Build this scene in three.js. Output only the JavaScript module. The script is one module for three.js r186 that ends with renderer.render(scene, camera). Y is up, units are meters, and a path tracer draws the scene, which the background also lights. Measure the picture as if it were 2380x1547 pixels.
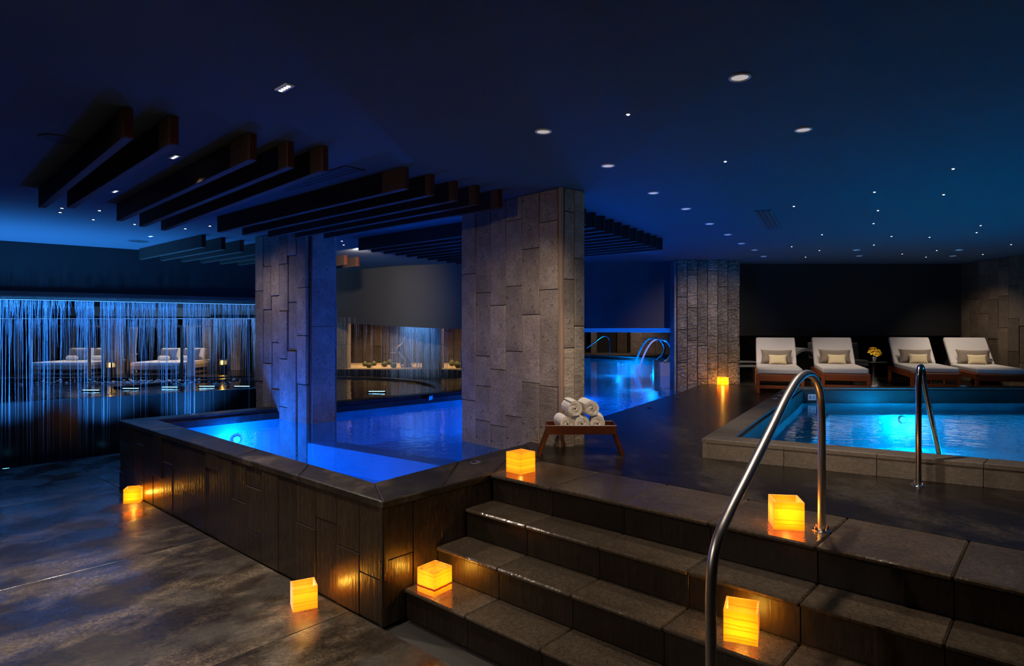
import * as THREE from 'three';
import { RoundedBoxGeometry } from 'three/addons/geometries/RoundedBoxGeometry.js';
import { mergeGeometries } from 'three/addons/utils/BufferGeometryUtils.js';
import { RectAreaLightUniformsLib } from 'three/addons/lights/RectAreaLightUniformsLib.js';
RectAreaLightUniformsLib.init();

// ---------------------------------------------------------------- camera, exposure
// plan coordinates are [X, Z]: X to the right, Z away from the camera, in metres (three's z is -Z); y = 0 is the upper deck
const scene = new THREE.Scene();
scene.background = new THREE.Color(0x000000);
const camera = new THREE.PerspectiveCamera(56.59, 2380 / 1547, 0.05, 120);
camera.position.set(0, 1.2, 0);
camera.lookAt(0, 1.2, -1);
camera.setViewOffset(2380, 1547, -63, 15.5, 2380, 1547);
const renderer = new THREE.WebGLRenderer({ antialias: true });
renderer.toneMapping = THREE.LinearToneMapping;
renderer.toneMappingExposure = 1.0;
renderer.shadowMap.enabled = true;

const WARM = [1, 0.74, 0.5], NEUTRAL = [1, 0.84, 0.68], BLUE = [0.0, 0.21, 1.0], AZURE = [0.0, 0.28, 1.0], CYAN = [0.0, 0.55, 1.0], CANDLE = [1, 0.5, 0.05];
const lightColor = (c) => new THREE.Color().setRGB(...c);
function spot(at, to, color, intensity, angle, penumbra = 1, radius = 2) {
  const l = new THREE.SpotLight(lightColor(color), intensity, 0, angle * Math.PI / 180, penumbra, 2);
  l.position.set(at[0], at[1], -at[2]); l.target.position.set(to[0], to[1], -to[2]);
  l.castShadow = true; l.shadow.radius = radius; scene.add(l); scene.add(l.target); return l;
}
function point(at, color, intensity, radius = 2) {
  const l = new THREE.PointLight(lightColor(color), intensity, 0, 2);
  l.position.set(at[0], at[1], -at[2]); l.castShadow = true; l.shadow.radius = radius; scene.add(l); return l;
}

// ---------------------------------------------------------------- helpers
let seed = 7;
const rnd = () => { seed = (seed + 0x6d2b79f5) | 0; let t = Math.imul(seed ^ (seed >>> 15), 1 | seed); t = (t + Math.imul(t ^ (t >>> 7), 61 | t)) ^ t; return ((t ^ (t >>> 14)) >>> 0) / 4294967296; };
const R = (a, b) => a + (b - a) * rnd();
const rad = (d) => d * Math.PI / 180;
const V3 = (x, y, z) => new THREE.Vector3(x, y, z);
const taken = {};
const numbered = (n) => { const k = taken[n] = (taken[n] ?? -1) + 1; return k ? `${n}_${String(k).padStart(3, '0')}` : n; };
function tag(o, label, category, group, kind) {
  o.userData = { label, category };
  if (group) o.userData.group = group;
  if (kind) o.userData.kind = kind;
  return o;
}
function thing(name, label, category, [X, y, Z] = [0, 0, 0], yaw = 0, group, kind) {
  const o = new THREE.Group(); o.name = numbered(name); o.position.set(X, y, -Z); o.rotation.y = rad(yaw);
  scene.add(o); return tag(o, label, category, group, kind);
}
const structure = (name, label, category) => thing(name, label, category, [0, 0, 0], 0, null, 'structure');
function part(parent, name, geo, mat, pos = [0, 0, 0], rot = [0, 0, 0]) {
  const m = new THREE.Mesh(geo, mat); m.name = parent === scene ? numbered(name) : name; m.position.set(...pos); m.rotation.set(...rot); parent.add(m); return m;
}

class GB {                                              // flat-shaded faces with uv in metres
  constructor() { this.p = []; this.n = []; this.u = []; }
  tri(a, b, c) {
    const n = V3().crossVectors(V3().subVectors(b, a), V3().subVectors(c, a)); if (n.lengthSq() < 1e-16) return; n.normalize();
    const flat = Math.abs(n.y) > 0.75, t = flat ? null : V3(0, 1, 0).cross(n).normalize();
    for (const q of [a, b, c]) { this.p.push(q.x, q.y, q.z); this.n.push(n.x, n.y, n.z); if (flat) this.u.push(q.x, -q.z); else this.u.push(q.dot(t), q.y); }
  }
  quad(a, b, c, d) { this.tri(a, b, c); this.tri(a, c, d); }
  out(pts, o = V3()) {                                  // a convex face, turned away from the point o
    const n = V3().crossVectors(V3().subVectors(pts[1], pts[0]), V3().subVectors(pts[2], pts[0]));
    const m = pts.reduce((s, q) => s.add(q), V3()).divideScalar(pts.length).sub(o);
    const l = n.dot(m) < 0 ? [...pts].reverse() : pts;
    for (let i = 2; i < l.length; i++) this.tri(l[0], l[i - 1], l[i]);
  }
  build() {
    const g = new THREE.BufferGeometry();
    g.setAttribute('position', new THREE.Float32BufferAttribute(this.p, 3)); g.setAttribute('normal', new THREE.Float32BufferAttribute(this.n, 3)); g.setAttribute('uv', new THREE.Float32BufferAttribute(this.u, 2));
    return g;
  }
}
const boxes = new Map();
function cbox(w, h, d, c = 0.005) {                     // a box with chamfered edges
  const key = [w, h, d, c].map((x) => x.toFixed(3)).join();
  if (boxes.has(key)) return boxes.get(key);
  const g = new GB(), W = w / 2, H = h / 2, D = d / 2, S = [-1, 1];
  c = Math.min(c, W * 0.9, H * 0.9, D * 0.9);
  const vx = (a, b, e) => V3(a * W, b * (H - c), e * (D - c)), vy = (a, b, e) => V3(a * (W - c), b * H, e * (D - c)), vz = (a, b, e) => V3(a * (W - c), b * (H - c), e * D);
  for (const s of S) {
    g.out([vx(s, -1, -1), vx(s, 1, -1), vx(s, 1, 1), vx(s, -1, 1)]); g.out([vy(-1, s, -1), vy(1, s, -1), vy(1, s, 1), vy(-1, s, 1)]); g.out([vz(-1, -1, s), vz(1, -1, s), vz(1, 1, s), vz(-1, 1, s)]);
    for (const t of S) {
      g.out([vx(s, t, -1), vx(s, t, 1), vy(s, t, 1), vy(s, t, -1)]); g.out([vx(s, -1, t), vx(s, 1, t), vz(s, 1, t), vz(s, -1, t)]); g.out([vy(-1, s, t), vy(1, s, t), vz(1, s, t), vz(-1, s, t)]);
      for (const e of S) g.out([vx(s, t, e), vy(s, t, e), vz(s, t, e)]);
    }
  }
  const r = g.build(); boxes.set(key, r); return r;
}
const area = (p) => p.reduce((s, a, i) => { const b = p[(i + 1) % p.length]; return s + a[0] * b[1] - b[0] * a[1]; }, 0) / 2;
function inset(poly, c) {
  const n = poly.length;
  return poly.map((q, i) => {
    const a = poly[(i + n - 1) % n], b = poly[(i + 1) % n], u = [q[0] - a[0], q[1] - a[1]], v = [b[0] - q[0], b[1] - q[1]], lu = Math.hypot(...u), lv = Math.hypot(...v);
    const n1 = [-u[1] / lu, u[0] / lu], n2 = [-v[1] / lv, v[0] / lv], k = 1 + n1[0] * n2[0] + n1[1] * n2[1];
    return [q[0] + c * (n1[0] + n2[0]) / k, q[1] + c * (n1[1] + n2[1]) / k];
  });
}
function prism(poly, y0, y1, c = 0, hole = null) {      // plan polygon, from y0 to y1, top edge chamfered by c, with one hole or none
  if (area(poly) < 0) poly = [...poly].reverse();
  if (hole && area(hole) > 0) hole = [...hole].reverse();
  const g = new GB(), at = (q, y) => V3(q[0], y, -q[1]), top = c ? inset(poly, c) : poly, n = poly.length, v2 = (r) => r.map((q) => new THREE.Vector2(...q));
  const faces = (ring) => { const all = hole ? [...ring, ...hole] : ring; return THREE.ShapeUtils.triangulateShape(v2(ring), hole ? [v2(hole)] : []).map((f) => f.map((i) => all[i])); };
  for (const [i, j, k] of faces(top)) g.tri(at(i, y1), at(j, y1), at(k, y1));
  for (const [i, j, k] of faces(poly)) g.tri(at(k, y0), at(j, y0), at(i, y0));
  for (let i = 0; i < n; i++) {
    const a = poly[i], b = poly[(i + 1) % n], e = top[i], f = top[(i + 1) % n];
    g.quad(at(a, y0), at(b, y0), at(b, y1 - c), at(a, y1 - c));
    if (c) g.quad(at(a, y1 - c), at(b, y1 - c), at(f, y1), at(e, y1));
  }
  if (hole) hole.forEach((a, i) => { const b = hole[(i + 1) % hole.length]; g.quad(at(a, y0), at(b, y0), at(b, y1), at(a, y1)); });
  return g.build();
}
const lerp = (a, b, t) => [a[0] + (b[0] - a[0]) * t, a[1] + (b[1] - a[1]) * t];
const plus = (a, u, t, v = [0, 0], s = 0) => [a[0] + u[0] * t + v[0] * s, a[1] + u[1] * t + v[1] * s];
// a box that stands along the plan line A-B; its faces lie at off-th/2 and off+th/2 to the left of that line
function along(parent, name, A, B, th, y0, y1, mat, off = 0, c = 0.004) {
  const L = Math.hypot(B[0] - A[0], B[1] - A[1]), n = [-(B[1] - A[1]) / L, (B[0] - A[0]) / L], m = plus(lerp(A, B, 0.5), n, off);
  return part(parent, name, cbox(L, y1 - y0, th, c), mat, [m[0], (y0 + y1) / 2, -m[1]], [0, Math.atan2(B[1] - A[1], B[0] - A[0]), 0]);
}
// upright stones on the face A-B: strips of stones between given joint heights; side +1 = left of A-B
function clad(parent, name, A, B, strips, y0, y1, mats, o = {}) {
  const { th = 0.04, gap = 0.006, jit = 0.012, side = 1, chamfer = 0.005, tone } = o, n = strips.length;
  strips.forEach((joints, i) => {
    const p = lerp(A, B, i / n), q = lerp(A, B, (i + 1) / n), ys = [y0, ...joints.filter((y) => y > y0 + 0.05 && y < y1 - 0.05).sort((a, b) => a - b), y1];
    const L = Math.hypot(q[0] - p[0], q[1] - p[1]), g = gap / 2 / L;
    for (let k = 0; k + 1 < ys.length; k++) {
      const t = Math.round(rnd() * 3) * jit / 3;
      along(parent, name, lerp(p, q, g), lerp(p, q, 1 - g), th, ys[k] + gap / 2, ys[k + 1] - gap / 2, tone ? mats[tone(i, k, ys.length - 1) % mats.length] : mats[Math.floor(rnd() * mats.length)], side * (th / 2 + t), chamfer);
    }
  });
}
function randomStrips(n, y0, y1, lo, hi) {
  return Array.from({ length: n }, () => { const a = []; let y = y0 + R(0.15, hi); while (y < y1 - 0.15) { a.push(y); y += R(lo, hi); } return a; });
}
function tube(points, r, seg = 48, sides = 14, closed = false) {
  return new THREE.TubeGeometry(new THREE.CatmullRomCurve3(points, closed, 'centripetal'), seg, r, sides, closed);
}
const lathe = (pts, n = 28) => new THREE.LatheGeometry(pts.map(([r, y]) => new THREE.Vector2(r, y)), n);

// ---------------------------------------------------------------- textures
function hash(x, y, s) { let h = Math.imul(x, 374761393) ^ Math.imul(y, 668265263) ^ Math.imul(s + 11, 2147483629); h = Math.imul(h ^ (h >>> 13), 1274126177); return ((h ^ (h >>> 16)) >>> 0) / 4294967296; }
function vnoise(x, y, px, py, s) {
  const ix = Math.floor(x), iy = Math.floor(y), fx = x - ix, fy = y - iy, u = fx * fx * (3 - 2 * fx), v = fy * fy * (3 - 2 * fy), m = (a, n) => ((a % n) + n) % n;
  const a = hash(m(ix, px), m(iy, py), s), b = hash(m(ix + 1, px), m(iy, py), s), c = hash(m(ix, px), m(iy + 1, py), s), d = hash(m(ix + 1, px), m(iy + 1, py), s);
  return a + (b - a) * u + (c - a) * v + (a - b - c + d) * u * v;
}
function fbm(x, y, px, py, oct, s) { let r = 0, a = 0.5, t = 0; for (let i = 0; i < oct; i++) { r += a * vnoise(x * px, y * py, px, py, s + i); t += a; a *= 0.55; px *= 2; py *= 2; } return r / t; }
function tex(size, metres, fn, srgb = true) {
  const d = new Uint8Array(size * size * 4);
  for (let j = 0; j < size; j++) for (let i = 0; i < size; i++) {
    let v = fn(i / size, j / size); if (!Array.isArray(v)) v = [v, v, v];
    const k = (j * size + i) * 4; for (let c = 0; c < 3; c++) d[k + c] = Math.max(0, Math.min(255, v[c])); d[k + 3] = 255;
  }
  const t = new THREE.DataTexture(d, size, size); t.wrapS = t.wrapT = THREE.RepeatWrapping; t.magFilter = THREE.LinearFilter; t.minFilter = THREE.LinearMipmapLinearFilter; t.generateMipmaps = true;
  if (srgb) t.colorSpace = THREE.SRGBColorSpace;
  const m = Array.isArray(metres) ? metres : [metres, metres]; t.repeat.set(1 / m[0], 1 / m[1]); t.needsUpdate = true; return t;
}
const shifted = (t, x, y) => { const c = t.clone(); c.offset.set(x, y); c.needsUpdate = true; return c; };
const mixc = (a, b, t) => a.map((x, i) => x + (b[i] - x) * t);
const sstep = (a, b, x) => { const t = Math.max(0, Math.min(1, (x - a) / (b - a))); return t * t * (3 - 2 * t); };

const stoneTex = tex(512, 1.1, (x, y) => {
  const a = fbm(x, y, 4, 4, 6, 1), f = fbm(x, y, 64, 64, 3, 9), pit = fbm(x, y, 40, 40, 2, 31);
  let c = mixc([128, 117, 105], [164, 152, 138], sstep(0.2, 0.8, a)); c = c.map((v) => v * (0.86 + 0.28 * f));
  return pit > 0.8 ? c.map((v) => v * 0.7) : c;
});
const stoneBump = tex(512, 0.9, (x, y) => 255 * (0.45 * fbm(x, y, 5, 9, 5, 3) + 0.4 * fbm(x, y, 18, 40, 4, 5) + 0.15 * fbm(x, y, 90, 90, 2, 7)), false);
const chiselBump = tex(512, 0.8, (x, y) => { const w = fbm(x, y, 3, 6, 3, 41); return 255 * sstep(0.28, 0.72, 0.75 * fbm(x, y + 0.1 * w, 7, 22, 4, 43) + 0.25 * fbm(x, y, 40, 60, 2, 45)); }, false);
const graniteTex = tex(1024, 2.1, (x, y) => {
  const a = fbm(x, y, 5, 3, 6, 13), b = fbm(x, y, 14, 9, 5, 17), f = fbm(x, y, 170, 170, 2, 19);
  const t = sstep(0.36, 0.66, 0.6 * a + 0.4 * b);
  const c = mixc([41, 36, 31], [96, 88, 77], t); return c.map((v) => v * (0.62 + 0.76 * f));
});
const graniteRough = tex(512, 2.3, (x, y) => 255 * (0.17 + 0.36 * sstep(0.32, 0.7, fbm(x, y, 6, 6, 6, 23))), false);
const graniteBump = tex(512, 0.7, (x, y) => 255 * (0.5 * fbm(x, y, 60, 60, 3, 27) + 0.5 * fbm(x, y, 8, 8, 4, 29)), false);
const tileTex = tex(512, 1.3, (x, y) => { const a = fbm(x, y, 4, 4, 5, 51), f = fbm(x, y, 120, 120, 2, 53); return mixc([66, 58, 50], [98, 88, 77], a).map((v) => v * (0.75 + 0.5 * f)); });
const panelTex = tex(512, [1.2, 2.4], (x, y) => {
  const s = fbm(x, y, 40, 3, 5, 61), a = fbm(x, y, 5, 4, 5, 63), f = fbm(x, y, 150, 60, 2, 65);
  return mixc([40, 33, 27], [82, 68, 54], 0.55 * s + 0.45 * a).map((v) => v * (0.7 + 0.6 * f));
});
const panelBump = tex(512, [1.2, 2.4], (x, y) => 255 * (0.6 * fbm(x, y, 60, 4, 4, 67) + 0.4 * fbm(x, y, 60, 60, 3, 69)), false);
const concreteTex = tex(512, 1.6, (x, y) => { const a = fbm(x, y, 4, 6, 5, 71), f = fbm(x, y, 100, 160, 2, 73); return mixc([120, 112, 104], [152, 143, 133], a).map((v) => v * (0.86 + 0.28 * f)); });
const darkWoodTex = tex(512, [0.5, 0.25], (x, y) => { const g = fbm(x, y, 3, 34, 5, 81), a = fbm(x, y, 2, 6, 3, 83); return mixc([38, 25, 17], [84, 57, 38], 0.6 * g + 0.4 * a); });
const teakTex = tex(512, [0.7, 0.16], (x, y) => { const g = fbm(x, y, 2, 24, 5, 91), a = fbm(x, y, 2, 5, 3, 93); return mixc([112, 50, 18], [190, 100, 44], 0.6 * g + 0.4 * a); });
const linenBump = tex(256, 0.05, (x, y) => 255 * (0.5 + 0.25 * Math.sin(x * Math.PI * 32) + 0.25 * Math.sin(y * Math.PI * 32)), false);
const terryBump = tex(256, 0.06, (x, y) => 255 * fbm(x, y, 40, 40, 3, 97), false);
const rippleBump = tex(512, 3.4, (x, y) => 255 * (0.6 * fbm(x, y, 6, 9, 4, 101) + 0.4 * fbm(x, y, 22, 30, 3, 103)), false);
const sandTex = tex(256, 0.8, (x, y) => { const f = fbm(x, y, 90, 90, 2, 111), a = fbm(x, y, 5, 5, 4, 113); return mixc([150, 122, 84], [206, 174, 126], 0.5 * a + 0.5 * f); });
const cactusTex = tex(256, 1, (x, y) => { const f = fbm(x, y, 60, 60, 2, 117); return mixc([70, 78, 34], [150, 146, 70], f); });
const poolTileTex = tex(512, 1.2, (x, y) => { const a = fbm(x, y, 6, 6, 4, 121); return mixc([176, 190, 200], [206, 216, 222], a); });
// onyx: warm veins in level layers; one stone has a dark layer low down
const onyx = (dark, s) => tex(256, 0.34, (x, y) => {
  const w = fbm(x, y, 3, 3, 4, s) - 0.5, v = y + 0.05 * w, b = vnoise(3, v * 46, 8, 46, s + 5), b2 = vnoise(5, v * 17, 8, 17, s + 7);
  let c = mixc([255, 210, 62], [250, 166, 20], 0.55 * b2 + 0.3 * b + 0.6 * w + 0.1); if (b > 0.8) c = mixc(c, [214, 120, 22], 0.6);
  const h = (v * 0.34 / 0.165) % 1; if (dark && h > 0.22 && h < 0.3) c = [92, 28, 8];
  return c;
});

// ---------------------------------------------------------------- materials
const std = (o) => new THREE.MeshStandardMaterial(o);
const phys = (o) => new THREE.MeshPhysicalMaterial(o);
const tint = (r, g, b) => new THREE.Color().setRGB(r, g, b);
const stones = [[0.84, 0.8, 0.76], [0.74, 0.7, 0.66], [1.0, 0.94, 0.88], [0.78, 0.74, 0.72]].map((c, i) => std({ map: shifted(stoneTex, i * 0.27, i * 0.41), color: tint(...c), roughness: 0.92, bumpMap: stoneBump, bumpScale: 0.016 }));
const chiseled = [[0.84, 0.8, 0.76], [0.7, 0.68, 0.66], [0.92, 0.88, 0.84]].map((c, i) => std({ map: shifted(stoneTex, i * 0.31, i * 0.17), color: tint(...c), roughness: 0.92, bumpMap: chiselBump, bumpScale: 0.05 }));
const smoothStones = [[0.72, 0.72, 0.74], [0.8, 0.8, 0.82]].map((c, i) => std({ map: shifted(stoneTex, i * 0.5, 0.2), color: tint(...c), roughness: 0.75, bumpMap: stoneBump, bumpScale: 0.004 }));
const brownStones = [[0.3, 0.24, 0.19], [0.24, 0.2, 0.16], [0.36, 0.29, 0.23]].map((c, i) => std({ map: shifted(stoneTex, i * 0.21, i * 0.6), color: tint(...c), roughness: 0.8, bumpMap: stoneBump, bumpScale: 0.012 }));
const M = {
  ceiling: std({ color: tint(0.05, 0.072, 0.088), roughness: 0.9 }),
  blackWall: std({ color: tint(0.007, 0.0066, 0.0062), roughness: 0.75 }),
  greyWall: std({ color: tint(0.075, 0.072, 0.07), roughness: 0.9, bumpMap: graniteBump, bumpScale: 0.002 }),
  outerWall: std({ color: tint(0.06, 0.057, 0.054), roughness: 0.9 }),
  core: std({ color: tint(0.03, 0.028, 0.026), roughness: 0.95 }),
  granite: phys({ map: graniteTex, color: tint(0.8, 0.74, 0.66), roughnessMap: graniteRough, roughness: 0.95, bumpMap: graniteBump, bumpScale: 0.002, ior: 1.5 }),
  deck: phys({ map: shifted(graniteTex, 0.3, 0.6), color: tint(0.36, 0.35, 0.36), roughness: 0.27, bumpMap: graniteBump, bumpScale: 0.0012 }),
  coping: phys({ map: shifted(graniteTex, 0.7, 0.2), color: tint(0.4, 0.37, 0.36), roughness: 0.42, bumpMap: graniteBump, bumpScale: 0.003 }),
  concrete: std({ map: concreteTex, color: tint(0.62, 0.58, 0.54), roughness: 0.62, bumpMap: graniteBump, bumpScale: 0.002 }),
  tubShadedWall: std({ map: concreteTex, color: tint(0.13, 0.13, 0.13), roughness: 0.5 }),  // dark colour holds the shade above the tub waterline
  poolTile: std({ map: poolTileTex, roughness: 0.45 }),
  blackStone: phys({ color: tint(0.03, 0.03, 0.032), roughness: 0.22 }),
  lip: std({ map: concreteTex, color: tint(0.5, 0.5, 0.52), roughness: 0.6 }),
  darkWood: std({ map: darkWoodTex, color: tint(0.85, 0.8, 0.8), roughness: 0.75 }),
  teak: std({ map: teakTex, color: tint(0.8, 0.78, 0.74), roughness: 0.5 }),
  mahogany: std({ map: shifted(teakTex, 0.4, 0.3), color: tint(0.17, 0.12, 0.1), roughness: 0.4 }),
  linen: phys({ color: tint(0.6, 0.56, 0.53), roughness: 0.95, sheen: 0.3, bumpMap: linenBump, bumpScale: 0.001 }),
  taupe: std({ color: tint(0.24, 0.19, 0.145), roughness: 0.9, bumpMap: linenBump, bumpScale: 0.001 }),
  cream: std({ color: tint(0.68, 0.56, 0.34), roughness: 0.85, bumpMap: linenBump, bumpScale: 0.0006 }),
  terry: std({ color: tint(0.82, 0.77, 0.7), roughness: 1, bumpMap: terryBump, bumpScale: 0.004 }),
  steel: std({ color: tint(0.66, 0.62, 0.58), metalness: 1, roughness: 0.36 }),
  chrome: std({ color: tint(0.75, 0.73, 0.71), metalness: 1, roughness: 0.14 }),
  darkMetal: std({ color: tint(0.03, 0.03, 0.03), metalness: 0.6, roughness: 0.4 }),
  copper: std({ color: tint(0.3, 0.19, 0.12), roughness: 0.6 }),
  sand: std({ map: sandTex, roughness: 1 }),
  cactus: std({ map: cactusTex, color: tint(0.55, 0.55, 0.5), roughness: 0.9 }),
  drift: std({ map: shifted(stoneTex, 0.1, 0.3), color: tint(0.8, 0.72, 0.64), roughness: 0.9 }),
  greyCloth: std({ color: tint(0.32, 0.31, 0.31), roughness: 0.95 }),
  darkCloth: std({ color: tint(0.13, 0.12, 0.12), roughness: 0.95 }),
  whiteCloth: std({ color: tint(0.74, 0.72, 0.68), roughness: 0.95 }),
  curtain: phys({ color: tint(0.5, 0.48, 0.47), roughness: 1, transmission: 0.25, thickness: 0 }),
  white: std({ color: tint(0.7, 0.69, 0.67), roughness: 0.5 }),
  water: phys({ color: tint(0.3, 0.66, 1), transmission: 1, thickness: 0, roughness: 0.02, ior: 1.33, bumpMap: rippleBump, bumpScale: 0.008 }),
  tubWater: phys({ color: tint(0.3, 0.82, 1), transmission: 1, thickness: 0, roughness: 0.02, ior: 1.33, bumpMap: shifted(rippleBump, 0.2, 0.5), bumpScale: 0.01 }),
  blackWater: phys({ color: tint(0.006, 0.008, 0.01), roughness: 0.06, ior: 1.33, bumpMap: rippleBump, bumpScale: 0.01 }),
  fallingWater: phys({ color: tint(0.8, 0.88, 0.95), roughness: 0.9, transmission: 0.5, thickness: 0 }),
  foam: std({ color: tint(0.75, 0.8, 0.85), roughness: 0.4 }),
  petal: phys({ color: tint(0.9, 0.6, 0.01), roughness: 0.7, transmission: 0.2, thickness: 0 }),
  stem: std({ color: tint(0.08, 0.16, 0.04), roughness: 0.8 }),
  grille: std({ color: tint(0.006, 0.006, 0.007), roughness: 0.7 }),
  slat: std({ color: tint(0.05, 0.05, 0.055), roughness: 0.7 }),
};
const glow = (c, k, base = 0.4) => std({ color: tint(base, base, base), roughness: 0.5, emissive: tint(...c), emissiveIntensity: k });
const onyxMat = (map) => phys({ map, color: tint(1, 1, 1), roughness: 1, transmission: 0.75, thickness: 0, emissive: tint(1, 0.48, 0.03), emissiveMap: map, emissiveIntensity: 0.12 });
const G = {
  downlight: glow([1, 0.88, 0.74], 0.42), star: glow([1, 0.93, 0.84], 3.2), hotStar: glow([1, 0.9, 0.8], 5), blueLens: glow([0.1, 0.6, 1], 5), cyanLens: glow([0.12, 0.75, 1], 6), led: glow([0.25, 0.65, 1], 4),
  flame: glow([1, 0.6, 0.18], 8), cell: glow([1, 0.9, 0.78], 1.2), lip: glow([0.12, 0.42, 1], 0.9),
};

// ================================================================ STRUCTURE
const CEIL = 2.58, LOW = -0.87, WATER = -0.15;
const u1 = [-0.76, 0.649], u2 = [0.649, 0.76], ub = [0.711, 0.703], un1 = [0.76, -0.649];
const W0 = [-1.07, 4.237], W1 = plus(W0, u1, 5.68), I1 = [-1.266, 4.75], I2 = [-4.94, 7.98], S0 = plus(W0, u2, 1.06), E1 = [-0.16, 6.3];
const PT = (a, t) => plus(W0, u2, a, un1, t);           // on the stairs: a up the flight, t along the steps
const stairYaw = Math.atan2(un1[1], un1[0]);
const tubOuter = [[1.482, 5.635], [5.14, 3.573], [8.4, 5.0], [8.4, 10.47], [4.2, 10.47]], tubInner = inset(tubOuter, 0.235), tubBench = inset(tubInner, 0.45);

// ---- room shell
{
  const c = structure('ceiling', 'dark painted ceiling over the whole pool hall', 'ceiling');
  part(c, 'plaster', prism([[-15, -3.6], [9.6, -3.6], [9.6, 28.9], [-15, 28.9]], CEIL, CEIL + 0.25), M.ceiling);
  const wl = structure('wall_left', 'dark plain wall far beyond the daybeds', 'wall'); along(wl, 'plaster', [-15, -3.6], [-15, 19.2], 0.3, -1.3, CEIL, M.outerWall);
  const wf = structure('wall_front', 'dark plain wall behind the camera', 'wall'); along(wf, 'plaster', [-15, -3.6], [9.6, -3.6], 0.3, -1.3, CEIL, M.outerWall);
  const wr = structure('wall_right', 'dark brown stone panel wall beside the last lounger', 'wall');
  along(wr, 'plaster', [9.5, -3.6], [9.5, 28.9], 0.2, -1.3, CEIL, M.outerWall);
  clad(wr, 'stone_panel', [9.4, 8.7], [9.4, 13.7], randomStrips(18, 0, CEIL, 0.5, 0.95), 0, CEIL, brownStones, { th: 0.045, jit: 0.02, side: 1 });
  const wb = structure('wall_back', 'black header wall and dark alcove behind the loungers', 'wall');
  along(wb, 'header', [4.2, 13.75], [9.4, 13.75], 0.14, 0.99, CEIL, M.blackWall);
  along(wb, 'alcove_wall', [4.2, 16.1], [9.4, 16.1], 0.2, 0, CEIL, M.blackWall); along(wb, 'alcove_side', [4.27, 13.45], [4.27, 16.1], 0.14, 0, CEIL, M.blackWall);
  along(wb, 'lagoon_wall', [0.5, 28.7], [9.5, 28.7], 0.3, -1, CEIL, M.core);
  const wm = structure('wall_middle', 'dark wall closing the far side of the waterfall pond', 'wall');
  along(wm, 'plaster', [-15, 19.1], [1.0, 19.1], 0.3, -0.1, CEIL, M.core); along(wm, 'plaster', [0.0, 13.9], [1.0, 28.7], 0.2, -0.9, CEIL, M.core);
}

// ---- lower floor: large dark slabs
{
  const f = structure('floor_lower', 'dark mottled stone floor in front of the steps', 'floor');
  part(f, 'base', prism([[-15, -3.6], [9.6, -3.6], [9.6, 28.9], [-15, 28.9]], -1.35, -1.2), M.core);
  part(f, 'screed', prism([plus(W0, u1, 8.2, u2, 2.6), plus(W0, u1, 8.2, u2, -9), plus(W0, un1, 8.6, u2, -9), plus(W0, un1, 8.6, u2, 0.9), plus(W0, u1, 5.6, u2, 0.9), plus(W0, u1, 5.6, u2, 2.6)], -1.2, LOW - 0.035), M.core);
  const as = [-8.6, -6.8, -4.4, -2, 0.4, 2.8, 5.7, 8.2], bs = [-9, -6.4, -3.6, 0];
  const slab = (a0, a1, b0, b1) => { const g = 0.003, c = plus(W0, u1, (a0 + a1) / 2, u2, (b0 + b1) / 2); part(f, 'floor_slab', cbox(a1 - a0 - 2 * g, 0.035, b1 - b0 - 2 * g, 0.003), M.granite, [c[0], LOW - 0.0175, -c[1]], [0, Math.atan2(u1[1], u1[0]), 0]); };
  for (let i = 0; i + 1 < as.length; i++) for (let j = 0; j + 1 < bs.length; j++) slab(as[i], as[i + 1], bs[j], bs[j + 1]);
  slab(5.7, 8.2, 0, 2.6);
}

// ---- upper deck with its row of front tiles
{
  const d = structure('floor_upper', 'dark wet granite deck between the pools', 'floor');
  const edge = [E1, [0.84, 8.21], [2.83, 11.73], [3.39, 12.87], [3.5, 13.4], [3.6, 16]];
  const row = 0.62, F0 = PT(1.06 + row, 0), F1 = PT(1.06 + row, 8.2);
  part(d, 'deck_slab', prism([F0, F1, [9.6, F1[1]], [9.6, 16.2], ...edge.slice().reverse()], -0.95, 0, 0, inset(tubOuter, 0.1)), M.deck);
  part(d, 'front_base', prism([PT(1.1, 0.01), PT(1.1, 8.2), F1, F0], -0.95, -0.03), M.core);
  for (let i = 0; i < 13; i++) { const c = PT(1.045 + row / 2, 0.63 * i + 0.315); part(d, 'deck_tile', cbox(0.626, 0.03, row + 0.026, 0.009), deckTiles(i), [c[0], -0.015, -c[1]], [0, stairYaw, 0]); }
}
function deckTiles(i) {
  deckTiles.m ??= [[0.86, 0.8, 0.74], [0.74, 0.7, 0.65], [0.95, 0.87, 0.79]].map((c, k) => phys({ map: shifted(tileTex, k * 0.37, k * 0.13), color: tint(...c), roughness: 0.5, roughnessMap: shifted(graniteRough, k * 0.3, 0), bumpMap: graniteBump, bumpScale: 0.0025 }));
  return deckTiles.m[(i * 7 + (i >> 1)) % 3];
}

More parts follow.
